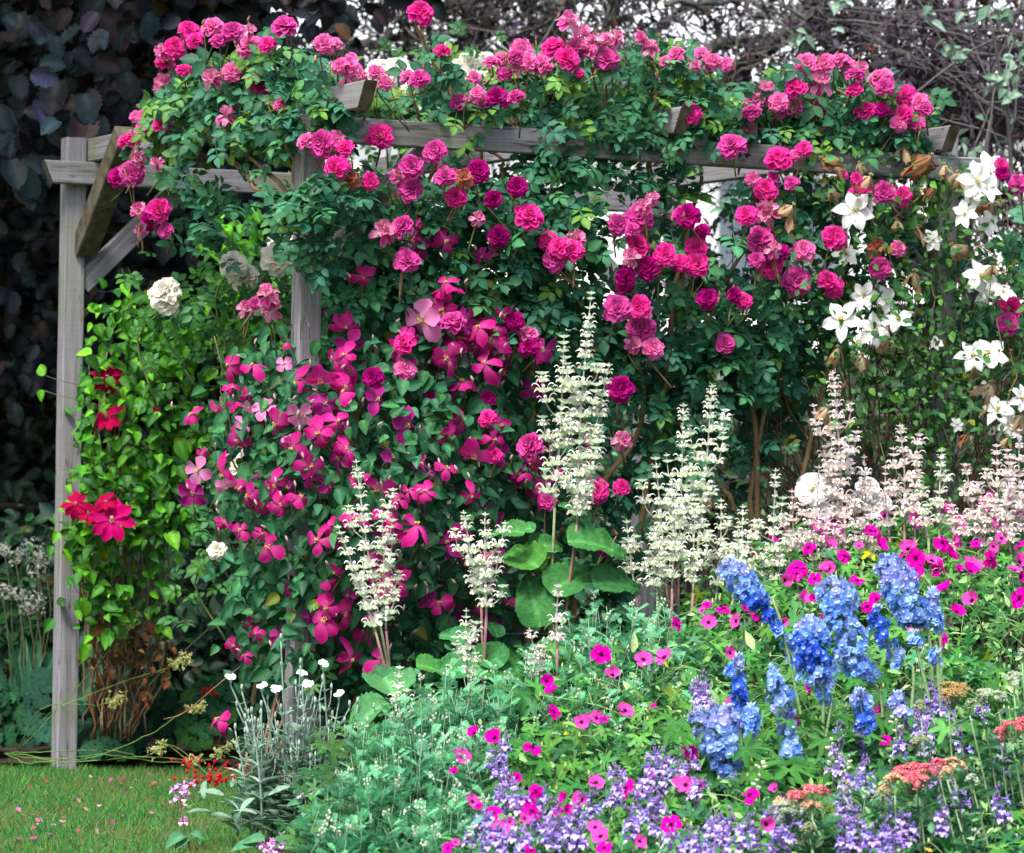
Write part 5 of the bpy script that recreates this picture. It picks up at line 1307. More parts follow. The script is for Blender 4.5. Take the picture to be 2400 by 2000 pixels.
quad('wall', [(-4.2, 34, -.05), (22, 34, -.05), (22, 34, 5.15), (-4.2, 34, 5.15)], M_WALL, b, .3)
quad('side_wall', [(-4.2, 42, -.05), (-4.2, 34.3, -.05), (-4.2, 34.3, 5.15), (-4.2, 42, 5.15)], M_WALL, b, .3)
roof_ = quad('roof', [(-4.6, 33.6, 5.1), (22.4, 33.6, 5.1), (22.4, 39, 9.0), (-4.6, 39, 9.0)], M_SLATE, b, .16)
quad('brick_band', [(-4.2, 33.97, 4.55), (22, 33.97, 4.55), (22, 33.97, 4.85), (-4.2, 33.97, 4.85)], M_BRICK, b, .03)
g = Geo(); tube(g, [(-4.7, 33.5, 5.03), (8, 33.5, 5.02), (22.4, 33.5, 5.0)], .09, (1, 1, 1), 10); g.build('gutter', M_GUT, roof_)
for wx in (-1.5, 2.6, 6.5, 10.5):
    f = quad('window', [(wx - .7, 33.94, 2.9), (wx + .7, 33.94, 2.9), (wx + .7, 33.94, 4.2), (wx - .7, 33.94, 4.2)], M_GUT, b, .05)
    quad('pane', [(wx - .62, 33.92, 2.98), (wx + .62, 33.92, 2.98), (wx + .62, 33.92, 4.12), (wx - .62, 33.92, 4.12)], M_GLASSD, f, .015)
b = thing('outbuilding', 'low outbuilding with a pale worn tile roof at the right', 'shed', (4.2, 22, 0))
quad('roof', [(2.3, 21.6, 2.25), (8.5, 21.6, 2.25), (8.5, 23.6, 3.35), (2.3, 23.6, 3.35)], M_TILE, b, .1)
quad('wall', [(2.45, 21.9, -.05), (8.4, 21.9, -.05), (8.4, 21.9, 2.3), (2.45, 21.9, 2.3)], M_BRICK, b, .25)
quad('side_wall', [(2.45, 23.6, -.05), (2.45, 22.16, -.05), (2.45, 22.16, 2.4), (2.45, 23.6, 2.4)], M_BRICK, b, .25)

# ------------------------------------------------------------------ trees and hedges behind
def tree_limbs(g, limbs, D, rng, col, r0=.05, r1=.012, n=22, jit=.012):
    ends = []
    for L_ in limbs:
        pts, ra, rb_ = L_[0], L_[1], L_[2]; dd_ = L_[3] if len(L_) > 3 else 0
        q = smooth_path([P1(x, y, D + dd_ + .35 * math.sin(i * 1.3 + x)) for i, (x, y) in enumerate(pts)], n, jit, rng)
        tube(g, q, np.linspace(ra, rb_, n), np.array(col) * rng.uniform(.8, 1.2), 7); ends.append(q)
    return ends
def twigs(g, roots, k, rng, ln=(.3, .8), r=.004, col=(.10, .085, .08), up=.2):
    out = []
    for i in range(k):
        q = roots[rng.integers(0, len(roots))]; s = q[rng.integers(2, len(q))]
        d = norm(rng.normal(0, 1, 3) * np.array([1, .7, .8]) + np.array([0, 0, up])); l = rng.uniform(*ln)
        bend = rng.normal(0, .25, 3)
        p = smooth_path([s, s + d * l * .5 + bend * l * .3, s + d * l + bend * l * .8 - np.array([0, 0, .1 * l])], 7, .008, rng)
        tube(g, p, np.linspace(r, r * .35, 7), np.array(col) * rng.uniform(.7, 1.5), 4, cap=False); out.append(p)
    return out
def C3(x, y): return (1600 + x / Z, y / Z)
def B3(x, y): return (800 + x / Z, y / Z)
rb = np.random.default_rng(201)
# dark large leaved tree, left
b = thing('copper_hazel', 'dark large leaved hazel filling the upper left behind the pergola', 'tree', (-3.2, 15.6, 0))
g = Geo()
tk = smooth_path([(-3.2, 15.6, -.05), (-3.1, 15.6, 1.2), (-2.8, 15.5, 2.6), (-2.4, 15.4, 4.2)], 20, .01, rb); tube(g, tk, np.linspace(.11, .04, 20), (.06, .05, .045), 9)
g.build('trunk', M_BARK, b)
g = Geo(); lim = []
for k in range(26):
    s = tk[rb.integers(5, 20)]; e = s + np.array([rb.uniform(-1.2, 2.6), rb.uniform(-1.3, .8), rb.uniform(-.6, .6)])
    p = smooth_path([s, (s + e) / 2 + np.array([0, 0, .18]), e], 10, .015, rb); tube(g, p, np.linspace(.02, .005, 10), (.07, .055, .05), 5); lim.append(p)
for k in range(9):
    e = np.array([rb.uniform(-3.6, -1.0), rb.uniform(12.2, 13.5), rb.uniform(3.8, 4.6)])
    p = smooth_path([tk[19], (tk[19] + e) / 2 + np.array([0, 0, .3]), e], 12, .02, rb); tube(g, p, np.linspace(.04, .01, 12), (.07, .055, .05), 6)
g.build('branches', M_BARK, b)
g = Geo()
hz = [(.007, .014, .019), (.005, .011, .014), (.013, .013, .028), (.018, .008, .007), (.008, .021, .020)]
hp = [(-420, -350), (1000, -350), (960, 0), (800, 70), (700, 170), (640, 320), (500, 380), (300, 330), (-420, 420)]
x, y, _ = clumpy(hp, 1500, rb, 90, 60, .6)
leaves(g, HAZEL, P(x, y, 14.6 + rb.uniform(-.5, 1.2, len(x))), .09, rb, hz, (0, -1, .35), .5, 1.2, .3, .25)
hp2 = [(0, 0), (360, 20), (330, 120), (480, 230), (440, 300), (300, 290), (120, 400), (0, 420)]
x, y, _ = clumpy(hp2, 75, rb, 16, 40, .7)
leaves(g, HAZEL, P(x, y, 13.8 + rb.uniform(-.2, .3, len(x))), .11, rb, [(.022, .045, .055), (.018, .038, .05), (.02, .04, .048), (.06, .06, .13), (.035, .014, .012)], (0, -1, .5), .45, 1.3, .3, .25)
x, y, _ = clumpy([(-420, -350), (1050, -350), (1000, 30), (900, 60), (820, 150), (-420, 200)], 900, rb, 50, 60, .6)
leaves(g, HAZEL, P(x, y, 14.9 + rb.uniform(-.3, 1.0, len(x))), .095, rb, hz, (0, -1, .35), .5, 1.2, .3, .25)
n = 2600   # unseen crown overhead, spread out above the view to shade the left
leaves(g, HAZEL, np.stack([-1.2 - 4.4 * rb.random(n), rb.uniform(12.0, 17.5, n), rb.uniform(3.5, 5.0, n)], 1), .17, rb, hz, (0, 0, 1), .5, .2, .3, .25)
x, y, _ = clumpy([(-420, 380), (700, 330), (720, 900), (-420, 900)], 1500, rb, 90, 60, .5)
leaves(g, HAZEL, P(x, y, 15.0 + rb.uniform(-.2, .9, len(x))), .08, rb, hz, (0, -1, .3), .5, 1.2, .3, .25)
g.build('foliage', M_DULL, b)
# hedge: leaves over a rough solid core, coloured dark for the shade inside
def hedge(lab, core, poly, n, D, size, cols, seed, tmpl=None, mat=None, cat='hedge', name='hedge', spread=.5):
    rng = np.random.default_rng(seed); (x0, x1, y0, y1, z1) = core
    b = thing(name, lab, cat, ((x0 + x1) / 2, (y0 + y1) / 2, 0))
    nx, nz = 40, 20; V = []; 
    for side in (0, 1):
        for j in range(nz + 1):
            for i in range(nx + 1):
                X = x0 + (x1 - x0) * i / nx; t = j / nz; Zz = t * (z1(i / nx) if callable(z1) else z1)
                yy = (y0 if side == 0 else y1) + rng.normal(0, .07) + (.5 * (y1 - y0) * t ** 4 * (1 if side == 0 else -1))
                V.append((X + rng.normal(0, .03), yy, Zz + rng.normal(0, .05)))
    W = nx + 1; Bk = (nx + 1) * (nz + 1)
    F = [(j * W + i, j * W + i + 1, (j + 1) * W + i + 1, (j + 1) * W + i) for j in range(nz) for i in range(nx)]
    F += [(Bk + j * W + i, Bk + (j + 1) * W + i, Bk + (j + 1) * W + i + 1, Bk + j * W + i + 1) for j in range(nz) for i in range(nx)]
    F += [(nz * W + i, nz * W + i + 1, Bk + nz * W + i + 1, Bk + nz * W + i) for i in range(nx)]
    F += [(j * W, (j + 1) * W, Bk + (j + 1) * W, Bk + j * W) for j in range(nz)] + [(j * W + nx, Bk + j * W + nx, Bk + (j + 1) * W + nx, (j + 1) * W + nx) for j in range(nz)]
    Geo().raw(V, F, (.022, .026, .018)).build('dark_core', M_BARK, b)
    g = Geo(); x, y, _ = clumpy(poly, n, rng, max(40, n // 30), 60, .6)
    leaves(g, tmpl or SMALLLEAF, P(x, y, D + rng.uniform(-spread, spread * .4, n)), size, rng, cols, (0, -1, .5), .5, .8, .3, .25)
    g.build('foliage', mat or M_GLOSS, b)
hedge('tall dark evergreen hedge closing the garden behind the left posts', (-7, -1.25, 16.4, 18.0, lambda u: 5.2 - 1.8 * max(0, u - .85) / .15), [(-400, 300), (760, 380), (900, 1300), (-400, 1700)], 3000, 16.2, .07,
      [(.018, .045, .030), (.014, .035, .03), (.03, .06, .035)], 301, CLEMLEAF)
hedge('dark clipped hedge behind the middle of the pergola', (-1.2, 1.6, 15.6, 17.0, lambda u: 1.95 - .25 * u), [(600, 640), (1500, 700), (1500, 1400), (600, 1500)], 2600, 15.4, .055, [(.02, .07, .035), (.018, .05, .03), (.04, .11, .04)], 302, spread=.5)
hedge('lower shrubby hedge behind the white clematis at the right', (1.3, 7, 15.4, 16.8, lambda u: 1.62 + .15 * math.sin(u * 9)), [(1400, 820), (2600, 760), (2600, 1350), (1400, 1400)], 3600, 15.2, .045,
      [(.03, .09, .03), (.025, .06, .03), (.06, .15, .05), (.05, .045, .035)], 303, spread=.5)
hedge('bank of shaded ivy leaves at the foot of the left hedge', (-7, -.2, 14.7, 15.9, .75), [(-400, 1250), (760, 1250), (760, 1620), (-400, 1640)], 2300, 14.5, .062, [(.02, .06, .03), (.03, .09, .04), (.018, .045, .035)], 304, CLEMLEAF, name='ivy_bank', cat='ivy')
# purple leaved plum, right and centre
rb = np.random.default_rng(211)
def plum(lab, D, base, limbs, ntw, poly, n, cols, leafsize, seed, tcol, tmpl=NARROW, name='purple_plum_tree', extra=()):
    rng = np.random.default_rng(seed); b = thing(name, lab, 'tree', (base[0], base[1], 0), None)
    g = Geo(); first = P1(*limbs[0][0][0], D)
    tube(g, smooth_path([(base[0], base[1], -.05), ((base[0] + first[0]) / 2 + .1, base[1], first[2] * .5), first], 14, .01, rng), np.linspace(.12, limbs[0][1] * 1.05, 14), tcol, 9)
    g.build('trunk', M_BARK, b)
    g = Geo(); ends = tree_limbs(g, limbs, D, rng, tcol)
    tw = twigs(g, ends, ntw, rng, (.3, 1.0), .005, np.array(tcol) * 1.0); tw2 = twigs(g, tw, ntw * 2, rng, (.12, .4), .0028, np.array(tcol) * 1.1)
    g.build('branches', M_BARK, b)
    g = Geo(); allp = np.concatenate(tw2 + tw)
    i = rng.integers(0, len(allp), n // 2); p1 = allp[i] + rng.normal(0, .035, (n // 2, 3))
    leaves(g, tmpl, p1, leafsize, rng, cols, (0, -.6, .6), .8, .9, .3, .3)
    x, y, _ = clumpy(poly, n // 2, rng, 150, 26, .8)
    leaves(g, tmpl, P(x, y, D + rng.uniform(-.6, .8, n // 2)), leafsize, rng, cols, (0, -.6, .6), .8, .9, .3, .3)
    g.build('foliage', M_LEAF, b)
pc = [(.045, .028, .045), (.06, .04, .065), (.04, .05, .04), (.10, .075, .11), (.05, .03, .025)]
plum('purple leaved plum tree with mossy arching limbs behind the right half of the pergola', 17.0, (.75, 17.0),
     [([C3(-60, 1100), C3(130, 620), C3(330, 440), C3(600, 240), C3(760, 60), C3(900, -200)], .055, .03), ([C3(130, 620), C3(180, 310), C3(350, 260), C3(620, 240)], .035, .022),
      ([C3(600, 250), C3(900, 130), C3(1240, 120), C3(1620, 190), C3(1900, 330)], .03, .02), ([C3(-100, 30), C3(300, 10), C3(430, 0), C3(620, 150), C3(740, 320)], .016, .008, -.6),
      ([C3(690, 80), C3(1000, 150), C3(1120, 290), C3(1190, 400)], .012, .006, -.8), ([C3(790, -40), C3(850, 160), C3(900, 340)], .016, .010, -.5),
      ([B3(1180, 330), B3(1290, 180), B3(1400, 0), B3(1480, -150)], .028, .022, -.4), ([B3(1620, 300), B3(1650, 100), B3(1700, -60)], .018, .014, -.3), ([B3(2100, 40), B3(1950, 180), B3(1860, 330)], .012, .008, -.3)],
     230, [(1100, -60), (1700, -80), (1850, 120), (1850, 700), (1500, 700), (1420, 330), (1250, 200)], 6500, pc, .042, 401, (.10, .105, .09))
plum('purple leaved plum tree with dark level limbs at the far right', 16.4, (2.6, 16.6),
     [([C3(1700, 1500), C3(1720, 800), C3(1500, 560), C3(1330, 480), C3(1000, 560), C3(800, 620)], .05, .022), ([C3(1720, 800), C3(1900, 760), C3(2200, 730)], .035, .02), ([C3(1380, 510), C3(1560, 480), C3(1700, 470)], .028, .018),
      ([C3(1400, 1200), C3(1550, 900), C3(1540, 640), C3(1400, 400), C3(1320, 100)], .022, .010, -.5), ([C3(1780, 300), C3(1870, 450), C3(1900, 700)], .014, .008, -.6), ([C3(1680, 0), C3(1690, 200), C3(1640, 500)], .014, .008, -.4),
      ([C3(2150, 1300), C3(1950, 1250), C3(1800, 1100)], .012, .006, -.5), ([C3(2150, 200), C3(1900, 300), C3(1700, 350)], .01, .006, -.5)],
     260, [(1850, -80), (2700, -80), (2700, 700), (2250, 720), (2000, 560), (1850, 420)], 11000, pc + [(.09, .07, .10)], .042, 402, (.085, .075, .085))
plum('thin dark twigged tree left of the centre with white gaps between its leaves', 18.0, (-.9, 18.2),
     [([B3(-300, 360), B3(0, 325), B3(200, 260), B3(350, 228), B3(700, 222), B3(900, 200)], .032, .014), ([B3(300, 700), B3(380, 240), B3(360, 0), B3(350, -200)], .02, .012), ([B3(700, 300), B3(860, 100), B3(900, -100)], .014, .01),
      ([B3(1150, 500), B3(1150, 150), B3(1160, -100)], .016, .012), ([B3(700, -80), B3(760, 80), B3(850, 260)], .012, .008)],
     150, [(700, -60), (1330, -80), (1350, 160), (1200, 330), (1050, 300), (950, 200), (850, 300), (720, 320)], 4200, [(.03, .025, .028), (.045, .035, .035), (.02, .04, .03)], .048, 403, (.09, .085, .08), name='twiggy_tree')
# pale grey-green leaved bush at the far right, near side of the plums
rb = np.random.default_rng(221)
b = thing('whitebeam_sapling', 'sapling with pale silvery green leaves at the far right above the clematis', 'tree', (2.35, 14.6, 0))
g = Geo(); q0 = smooth_path([(2.35, 14.6, -.05), (2.3, 14.6, 1.0), (2.12, 14.55, 2.2), (1.95, 14.5, 3.1)], 20, .008, rb); tube(g, q0, np.linspace(.022, .006, 20), (.10, .10, .09), 6); g.build('trunk', M_BARK, b)
g = Geo(); tw = twigs(g, [q0[8:]], 26, rb, (.3, .8), .0045, (.11, .11, .10)); g.build('branches', M_BARK, b)
g = Geo(); ap = np.concatenate(tw); i = rb.integers(0, len(ap), 70)
leaves(g, OVL if 'OVL' in globals() else CLEMLEAF, ap[i] + rb.normal(0, .03, (70, 3)), .055, rb, [(.22, .34, .27), (.30, .42, .36), (.14, .25, .18)], (0, -.7, .8), .5, .5, .2)
for (x, y, n) in ((1960, 90, 8), (1640, 290, 6), (2040, 370, 8), (1950, 490, 6), (2000, 590, 6), (1700, 350, 6), (1800, 130, 5), (700, 230, 7), (960, 40, 5), (270, 1260, 14), (350, 1180, 8), (200, 1000, 8), (1750, 900, 7)):
    pp = P(*np.array([C3(x + rb.normal(0, 38), y + rb.normal(0, 30)) for _ in range(n)]).T, 14.4)
    leaves(g, CLEMLEAF, pp, .055, rb, [(.20, .30, .24), (.27, .38, .32), (.12, .22, .16)], (0, -.8, .7), .5, .5, .15)
g.build('foliage', M_FELT, b)
# twiggy dark shrub behind the right sages
rb = np.random.default_rng(231)
b = thing('twiggy_shrub', 'bare stemmed dark shrub with fine tangled twigs behind the clary sages at the right', 'shrub', (1.3, 13.9, .03))
g = Geo(); st = []
for k in range(70):
    x0 = 1.3 + rb.normal(0, .45); e = P1(rb.uniform(1500, 2400), rb.uniform(760, 1100), 13.8)
    p = smooth_path([(x0, 13.9, .02), ((x0 + e[0]) / 2 + rb.normal(0, .1), 13.85, e[2] * .55), e], 12, .015, rb); tube(g, p, np.linspace(.008, .003, 12), ((.09, .065, .05), (.07, .075, .05), (.12, .09, .09))[k % 3], 4); st.append(p)
twigs(g, st, 260, rb, (.12, .4), .0025, (.11, .08, .08)); g.build('branches', M_BARK, b)
g = Geo(); x, y, _ = clumpy([(1450, 800), (2420, 780), (2420, 1250), (1450, 1300)], 1500, rb, 60, 40, .8); leaves(g, SMALLLEAF, P(x, y, 13.7 + rb.uniform(-.3, .3, len(x))), .035, rb, [(.03, .10, .035), (.05, .14, .05), (.025, .07, .03)], (0, -.9, .6), .6, .6, .3)
g.build('foliage', M_LEAF, b)

# ------------------------------------------------------------------ bed behind the lawn: coral bells, iris, creamy sprays
rb = np.random.default_rng(241)
def heuchera(lab, xs, n, D, cols, seed, zh=.2, heads=()):
    rng = np.random.default_rng(seed); x0, x1 = xs; bs = P1((x0 + x1) / 2, 1750, D)
    b = thing('coral_bells', lab, 'coral bells', (bs[0], bs[1], .03), 'round leaved clumps behind the lawn')
    w = P1(x1, 1700, D)[0] - P1(x0, 1700, D)[0]; g = Geo()
    ang = rng.uniform(0, 6.28, n); rr = np.sqrt(rng.random(n)); pp = np.stack([bs[0] + np.cos(ang) * rr * w / 2, bs[1] + np.sin(ang) * rr * .22, .05 + (1 - rr ** 2 * .8) * zh * rng.uniform(.7, 1.1, n)], 1)
    R = frames(np.stack([np.cos(ang) * rr * .6, np.sin(ang) * rr * .5 - .75, np.full(n, .7)], 1) + rng.normal(0, .2, (n, 3)), np.stack([np.cos(ang) * .7, np.sin(ang) * .7 - .3, rng.uniform(-.7, 0, n)], 1)) * (.075 * rng.uniform(.7, 1.2, n))[:, None, None]
    g.add(SCALLOP, R, pp, tints(n, rng, cols, .2)); g.build('foliage', M_FELT, b)
    sg = Geo()
    for (hx, hy, nn, spread) in heads:
        Dh = min(D - .15, (CAM_Z - .07) * FPX / (hy - 1141)); c = P1(hx, hy, Dh); fg = Geo(); foot = np.array([bs[0] + rng.normal(0, .05), bs[1], .08])
        tube(sg, smooth_path([c, (c + foot) / 2 + np.array([0, 0, .04]), foot], 10), .0014, (.2, .25, .08), 3)
        for k in range(nn):
            t = c + np.array([rng.normal(0, spread), rng.normal(0, .02), rng.normal(0, spread * .5)])
            tube(fg, [t, t + np.array([0, 0, -.006]), t + np.array([0, 0, -.013])], [.0015, .006, .0045], (.72, .03, .05), 6)
            tube(sg, [t, c + (t - c) * .5 + np.array([0, 0, -.012]), c - np.array([0, 0, .02])], .0008, (.4, .08, .06), 3, cap=False)
        fg.build('flower_cluster', M_PETAL, b)
    sg.build('stalks', M_STEM, b)
hc = [(.018, .07, .03), (.014, .05, .028), (.03, .10, .04), (.02, .05, .04)]
def G3(x, y): return (x / Z, 1330 + y / Z)
heuchera('dark teal round leaved coral bells left of the far post', (-120, 60), 110, 13.35, hc, 1, .26)
heuchera('blue green coral bells directly beside the foot of the far post', (30, 200), 90, 13.45, [(.022, .075, .045), (.016, .05, .035)], 2, .26)
heuchera('mottled coral bells in the middle of the bed with small red flower clusters', (250, 440), 130, 13.3, hc, 3, .27, [(*G3(1280, 745), 12, .02), (*G3(1190, 860), 9, .02), (*G3(1150, 1182), 12, .022), (*G3(1275, 1270), 40, .045), (*G3(645, 1082), 5, .012)])
heuchera('paler green coral bells at the right of the bed with scarlet sprays', (400, 600), 130, 13.3, [(.04, .13, .06), (.03, .10, .06), (.07, .19, .05)], 4, .27, [(*G3(1555, 1185), 18, .02), (*G3(1490, 1215), 10, .018), (*G3(1665, 1300), 8, .012)])
heuchera('low coral bells clump at the edge of the lawn', (180, 330), 70, 13.15, hc, 5, .12)
heuchera('coral bells tuft reaching under the magenta clematis', (560, 760), 90, 13.3, hc, 6, .24)
b = thing('iris_leaves', 'upright blade leaves of an iris in the shade left of the far post', 'iris', tuple(np.append(P1(70, 1600, 13.9)[:2], .03)))
g = Geo()
blade = grid(6, 1, prof((0, .8), (.4, 1), (.8, .6), (1, .03)), 1, .055, 0, -.25, .3)
n = 46; pp = np.stack([P1(85, 1700, 13.9)[0] + rb.normal(0, .11, n), 13.9 + rb.normal(0, .08, n), np.full(n, .03)], 1)
g.add(blade, frames(np.stack([rb.normal(0, .4, n), -np.ones(n), np.full(n, .1)], 1), np.stack([rb.normal(.12, .22, n), rb.normal(0, .15, n), np.ones(n)], 1)) * rb.uniform(.35, .62, n)[:, None, None], pp, tints(n, rb, [(.03, .11, .07), (.045, .15, .08)], .2))
g.build('foliage', M_LEAF, b)
def spray(lab, stalks, base, seed):
    rng = np.random.default_rng(seed); bs = P1(*base, 13.1); b = thing('cream_spray_plant', lab, 'flower plant', (bs[0], bs[1], .03), 'arching cream flower sprays over the lawn edge')
    sg = Geo()
    for (pts, f0) in stalks:
        q = smooth_path([np.array([bs[0], bs[1], .05])] + [P1(*G3(x, y), 12.75) for x, y in pts], 30, .002, rng); tube(sg, q, np.linspace(.002, .001, 30), (.12, .24, .05), 4)
        g = Geo(); m = 46
        for k in range(m):
            i = rng.uniform(f0, .999) * 29; j = int(i); c = q[j] * (1 - i + j) + q[min(29, j + 1)] * (i - j); o = rng.normal(0, .011, 3)
            ff = grid(1, 2, ROUND, .011, .012, .5, 0, 0, (.50, .56, .20), (.68, .70, .36))
            for a in (0, 2.1, 4.2): g.add(ff, frames(rng.normal(0, 1, (1, 3)), rng.normal(0, 1, (1, 3))), (c + o)[None], np.ones((1, 3)))
        g.build('flower_spray', M_PETAL, b)
    sg.build('stalks', M_STEM, b)
spray('cream flower sprays arching from the left across the post towards the clematis', [([(300, 900), (700, 720), (980, 630), (1170, 540)], .84), ([(250, 870), (500, 840), (620, 840), (760, 790)], .82), ([(700, 480), (770, 400), (830, 280)], .7)], (40, 1760), 1)
spray('long low cream flower sprays lying just above the lawn', [([(300, 1130), (650, 1120), (880, 1160), (1000, 1080)], .86), ([(500, 1170), (900, 1030), (1100, 900), (1240, 840)], .86), ([(400, 1190), (900, 1160), (1220, 1185), (1330, 1150), (1455, 1060)], .78), ([(200, 1200), (600, 1150), (1000, 1190), (1230, 1180)], .9)], (10, 1800), 2)
# dim white flower bush at the far left
b = thing('white_hydrangea', 'shaded bush with small domed white flower clusters left of the far post', 'shrub', tuple(np.append(P1(40, 1500, 14.0)[:2], .03)))
FL = grid(1, 2, ROUND, 1, 1.1, .2, 0, 0, (.55, .56, .50), (.68, .70, .66))
cg = Geo()
for (x, y, w) in [(75, 1285, 55), (35, 1305, 36), (100, 1310, 40), (88, 1335, 50), (5, 1385, 40), (40, 1392, 36), (80, 1410, 60), (215, 1100, 34), (65, 1425, 40), (10, 1290, 30), (505, 1290, 34), (590, 1490, 30)]:
    c = P1(x, y, 13.9); n = 60; d = norm(rb.normal(0, 1, (n, 3)) * np.array([1, .7, .8])); g = Geo(); w_ = w * 13.9 / FPX / 2
    g.add(FL, frames(d + rb.normal(0, .3, (n, 3)), rb.normal(0, 1, (n, 3))) * .014, c + d * w_ * rb.uniform(.6, 1.1, (n, 1)), tints(n, rb, [(1, 1, 1), (.8, .8, .75)], .1)); g.build('flower_cluster', M_PETAL, b)
    tube(cg, smooth_path([c, c + np.array([.03, .03, -.25]), np.array([b.location.x + (c[0] - b.location.x) * .3, b.location.y, .03])], 8), .003, (.10, .12, .05), 4)
cg.build('stems', M_STEM, b)
g = Geo(); x, y, _ = clumpy([(-60, 1250), (180, 1250), (180, 1520), (-60, 1520)], 160, rb, 20, 25); leaves(g, SMALLLEAF, P(x, y, 14.0), .05, rb, [(.05, .16, .05), (.03, .10, .05)], (0, -.8, .7)); g.build('foliage', M_LEAF, b)

# ------------------------------------------------------------------ rose campion
rb = np.random.default_rng(251)
fel = [(.30, .50, .36), (.22, .40, .28), (.40, .56, .44)]
STRAP = grid(4, 2, prof((0, .35), (.3, .9), (.6, 1), (1, .05)), 1, .33, .1, -.25, .2)
def campion(lab, tops, base, D, seed, flowers):
    rng = np.random.default_rng(seed); bs = P1(*base, D); bs[2] = .03
    b = thing('rose_campion', lab, 'campion', tuple(bs), 'grey felted white campions')
    sg = Geo(); lg = Geo()
    for (x, y) in tops:
        fl = (x, y) in flowers; Dk = D + rng.uniform(-.08, .08)
        t = P1(*G3(x, y), Dk); foot = bs + np.array([rng.normal(0, .05), rng.normal(0, .05), 0])
        m_ = (t * .5 + foot * .5) + np.array([(foot[0] - t[0]) * .12, 0, 0]) + rng.normal(0, .008, 3)
        q = smooth_path([t, m_, foot], 16); tube(sg, q, np.linspace(.0022, .004, 16), (.34, .46, .40), 5)
        tube(sg, [t, t + np.array([0, 0, .012]), t + np.array([0, 0, .022])], [.0025, .0048, .003], (.42, .52, .45), 5)
        if fl: place('campion_flower', CAMP[rng.integers(0, 2)], b, t + np.array([0, -.006, .026]), face_frame(np.array([rng.normal(0, .3), -.6, .9]), rng), .034)
        for k in range(2, 15, 2) if seed < 9 else ():
            c = q[k]; a = rng.uniform(0, 6.28); 
            for s in (0, math.pi):
                d = np.array([math.cos(a + s), math.sin(a + s), 1.5 if k < 9 else 1.9]); l = np.interp(k, [2, 14], [.032, .11]) * rng.uniform(.7, 1.2)
                lg.add(STRAP, frames(np.array([[-d[0] * .7, -d[1] * .7, 1.0]]), d[None]) * l, c[None], tints(1, rng, fel, .1))
        if rng.random() < .8:    # side fork with a closed bud
            c = q[rng.integers(3, 7)]; e = c + np.array([rng.normal(0, .03), rng.normal(0, .02), rng.uniform(.05, .09)])
            tube(sg, smooth_path([c, (c + e) / 2 + np.array([(e[0] - c[0]) * .3, 0, -.005]), e], 5), .0018, (.34, .46, .40), 4); tube(sg, [e, e + np.array([0, 0, .010]), e + np.array([0, 0, .02])], [.0022, .0044, .001], (.44, .54, .46), 5)
    pp = bs + np.stack([rng.normal(0, .10, 40), rng.normal(0, .08, 40), rng.uniform(.02, .16, 40)], 1)
    lg.add(STRAP, frames(rng.normal(0, .4, (40, 3)) + np.array([0, -.5, 1]), rng.normal(0, 1, (40, 3)) + np.array([0, 0, .5])) * rng.uniform(.06, .10, 40)[:, None, None], pp, tints(40, rng, [(.22, .36, .26), (.28, .42, .32)], .12))
    sg.build('stems', M_FELT, b); lg.build('foliage', M_FELT, b)
campion('white rose campion with grey felted stems left of the middle post foot', [(1412, 722), (1480, 760), (1440, 1000), (1540, 900), (1605, 775), (1640, 900), (1690, 795), (1750, 1010), (1470, 1250), (1510, 1180), (1600, 1240), (1560, 960), (1700, 985), (1450, 860), (1510, 1020), (1580, 1080), (1640, 1010), (1500, 940), (1720, 880), (1660, 1130), (1450, 1120), (1545, 1240), (1600, 860)], (640, 1990), 10.3, 1,
        [(1412, 722), (1605, 775), (1690, 795)])
campion('taller white rose campion right of the middle post foot', [(1840, 600), (1850, 700), (1885, 765), (1980, 640), (1975, 700), (2075, 825), (2035, 920), (2140, 860), (2190, 840), (1800, 1040), (1720, 450), (1960, 900), (2110, 960), (2070, 1180), (1840, 800), (1780, 900), (1900, 1000), (1990, 1020), (1860, 960), (2040, 1090), (1930, 840), (2150, 1010), (1780, 1150), (1900, 1180)], (735, 1990), 10.3, 2,
        [(1850, 700), (1885, 765), (1980, 640), (2075, 825), (2070, 1180)])
# pink betony stems in front of the lawn
def betony(lab, heads, base, D, seed, leafs):
    rng = np.random.default_rng(seed); bs = P1(*base, D); bs[2] = .0; b = thing('pink_betony', lab, 'betony', tuple(bs)); sg = Geo(); lg = Geo()
    tpt = P1(*heads[0][:2], D); path = smooth_path([tpt, P1((heads[0][0] + base[0]) / 2 - 4, (heads[0][1] + base[1]) / 2, D), bs], 14); tube(sg, path, np.linspace(.002, .003, 14), (.16, .14, .09), 5)
    for (hx, hy, n, w) in heads:
        c = P1(hx, hy, D); g = Geo()
        for k in range(n):
            a = rng.uniform(0, 6.28); o = np.array([math.cos(a), math.sin(a) - .2, rng.uniform(-.2, .9)])
            g.add(TF[k % 2], frames(np.array([[0, 0, 1.0]]), o[None]) * .022, (c + o * w * rng.uniform(.1, .8))[None], np.array([[1.75, 1.1, 1.05]]))
        g.build('flower_whorl', M_PETAL, b)
    for (x, y, s, an) in leafs:
        c = P1(x, y, D); d = np.array([math.cos(an), -.3, math.sin(an)]); lg.add(CLEMLEAF, frames(np.array([[0, -.6, 1.0]]), d[None]) * s, c[None], tints(1, rng, [(.08, .22, .12)], .1))
    lg.build('foliage', M_FELT, b); sg.build('stems', M_STEM, b)
betony('single pink betony stem standing in front of the lawn', [(*G3(1095, 1365), 9, .016), (*G3(1135, 1330), 5, .012), (*G3(1120, 1410), 4, .01), (*G3(1117, 1555), 5, .008)], (452, 2040), 10.1, 1, [(*G3(1130, 1640), .07, 3.9), (*G3(1170, 1630), .045, -.3), (*G3(1140, 1660), .06, 4.2)])
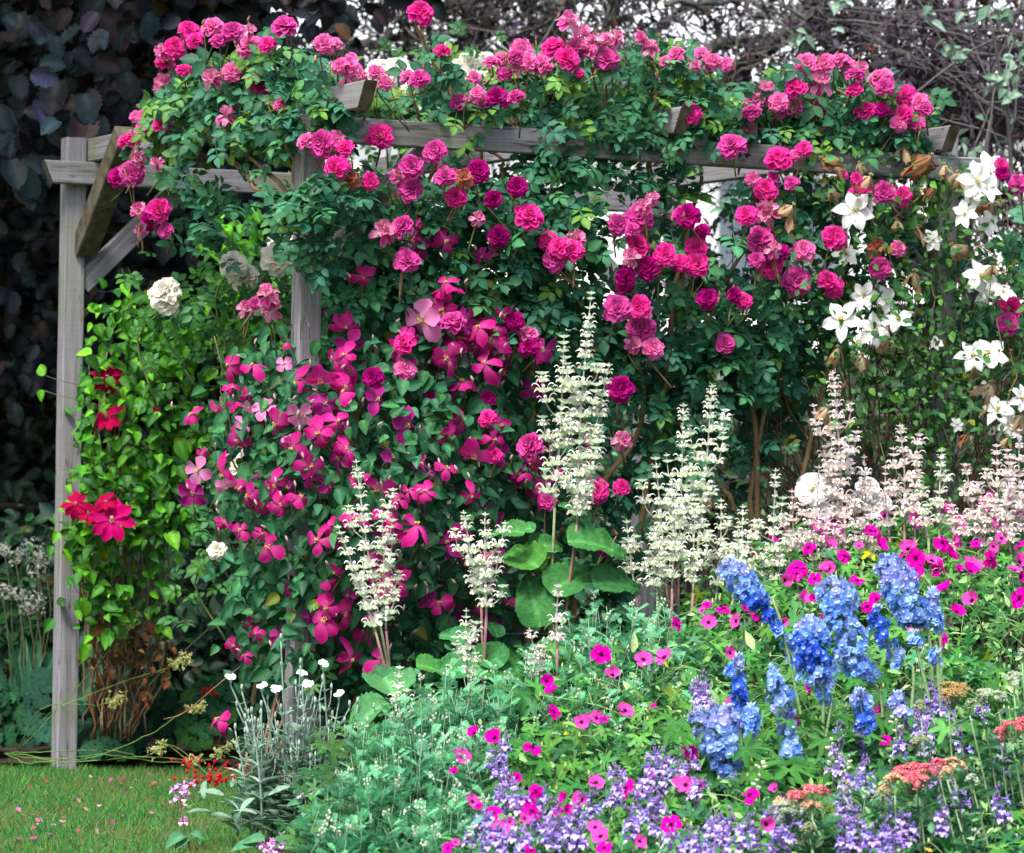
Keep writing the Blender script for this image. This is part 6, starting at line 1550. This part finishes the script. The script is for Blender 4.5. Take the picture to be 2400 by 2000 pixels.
betony('low pink betony clump at the bottom edge beside the campions', [(*G3(1640, 1715), 12, .02), (*G3(1720, 1700), 12, .02), (*G3(1690, 1735), 10, .02)], (645, 2060), 10.0, 2, [(*G3(1660, 1700), .09, .5), (*G3(1620, 1670), .07, 2.6), (*G3(1560, 1700), .07, 2.9)])
betony('green leaved betony stem with faded flowers right of the campion foot', [(*G3(1870, 1390), 3, .006), (2 * 444, 1954, 5, .01)][:1], (730, 2060), 10.2, 3, [(*G3(1890, 1440), .06, .3), (*G3(1850, 1440), .05, 2.9), (*G3(1900, 1560), .07, -.2), (*G3(1860, 1570), .06, 3.2), (*G3(1880, 1650), .08, -.5)])

# ------------------------------------------------------------------ lawn grass and fallen petals
rb = np.random.default_rng(261)
n = 90000
x = rb.uniform(-3.0, .2, n); y = 9.3 + (13.12 - 9.3) * rb.random(n) ** .9
k = (x < -.55 + .1 * np.sin(y * 3)); x, y = x[k], y[k]; n = len(x)
patch = 1.2 * np.sin(x * 9.3 + np.sin(y * 7)) * np.sin(y * 6.1 + np.sin(x * 11)) + np.sin(x * 4.3 + 1.3 * np.sin(y * 2.1)) * np.sin(y * 3.1 + 2 * np.sin(x * 2.7))
gb = grid(2, 1, prof((0, 1), (.6, .7), (1, .05)), 1, .11, 0, -.3, 0)
g = Geo(); cc = np.where((rb.random(n) < .24 + .17 * patch)[:, None], np.array([[.15, .17, .06]]), tints(n, rb, [(.04, .17, .035), (.06, .23, .05), (.025, .11, .03)], .3))
h = rb.uniform(.014, .034, n) * (1 + .5 * (rb.random(n) < .05))
g.add(gb, frames(np.stack([rb.normal(0, .8, n), -np.ones(n), rb.normal(.3, .3, n)], 1), np.stack([rb.normal(0, .55, n), rb.normal(0, .55, n), np.ones(n)], 1)) * h[:, None, None], np.stack([x, y, np.full(n, .0)], 1), cc)
o = g.build('grass', M_LEAF); o['kind'] = 'stuff'; o['label'] = 'short mown lawn grass with straw coloured patches'; o['category'] = 'grass'
n = 120; g = Geo(); cxy = np.stack([rb.uniform(-1.9, -.6, 14), rb.uniform(10.2, 13.0, 14)], 1)[rb.integers(0, 14, n)] + rb.normal(0, .16, (n, 2)); x, y = cxy.T; x = np.minimum(x, -.6)
pt = grid(2, 2, ROUND, 1, .8, .3, .3, 0)
g.add(pt, frames(rb.normal(0, .5, (n, 3)) + np.array([0, -.3, 1]), rb.normal(0, 1, (n, 3))) * rb.uniform(.006, .022, n)[:, None, None], np.stack([x, y, np.full(n, .022)], 1), tints(n, rb, [(.65, .12, .4), (.5, .05, .25), (.75, .5, .6), (.45, .15, .08), (.6, .5, .4)], .15))
o = g.build('fallen_petals', M_PETAL); o['kind'] = 'stuff'; o['label'] = 'pink petals scattered over the lawn'; o['category'] = 'petals'

# ------------------------------------------------------------------ low ground cover hiding the soil of the border
rb = np.random.default_rng(271)
n = 5200; x = rb.uniform(-.62, 2.6, n); y = rb.uniform(8.3, 13.6, n)
k = x > -.62 + .05 * np.sin(y * 9); x, y = x[k], y[k]; n = len(x)
zmax = np.clip((y - 8.5) * .17, .05, .45); g = Geo()
leaves(g, PALM, np.stack([x, y, .04 + rb.random(n) * zmax], 1), .045, rb, [(.06, .18, .05), (.04, .13, .05), (.09, .22, .07)], (0, -.4, 1), .4, .3, .25, .3)
o = g.build('ground_cover', M_LEAF); o['kind'] = 'stuff'; o['label'] = 'low green leaves covering the soil beneath the border flowers'; o['category'] = 'ground cover'
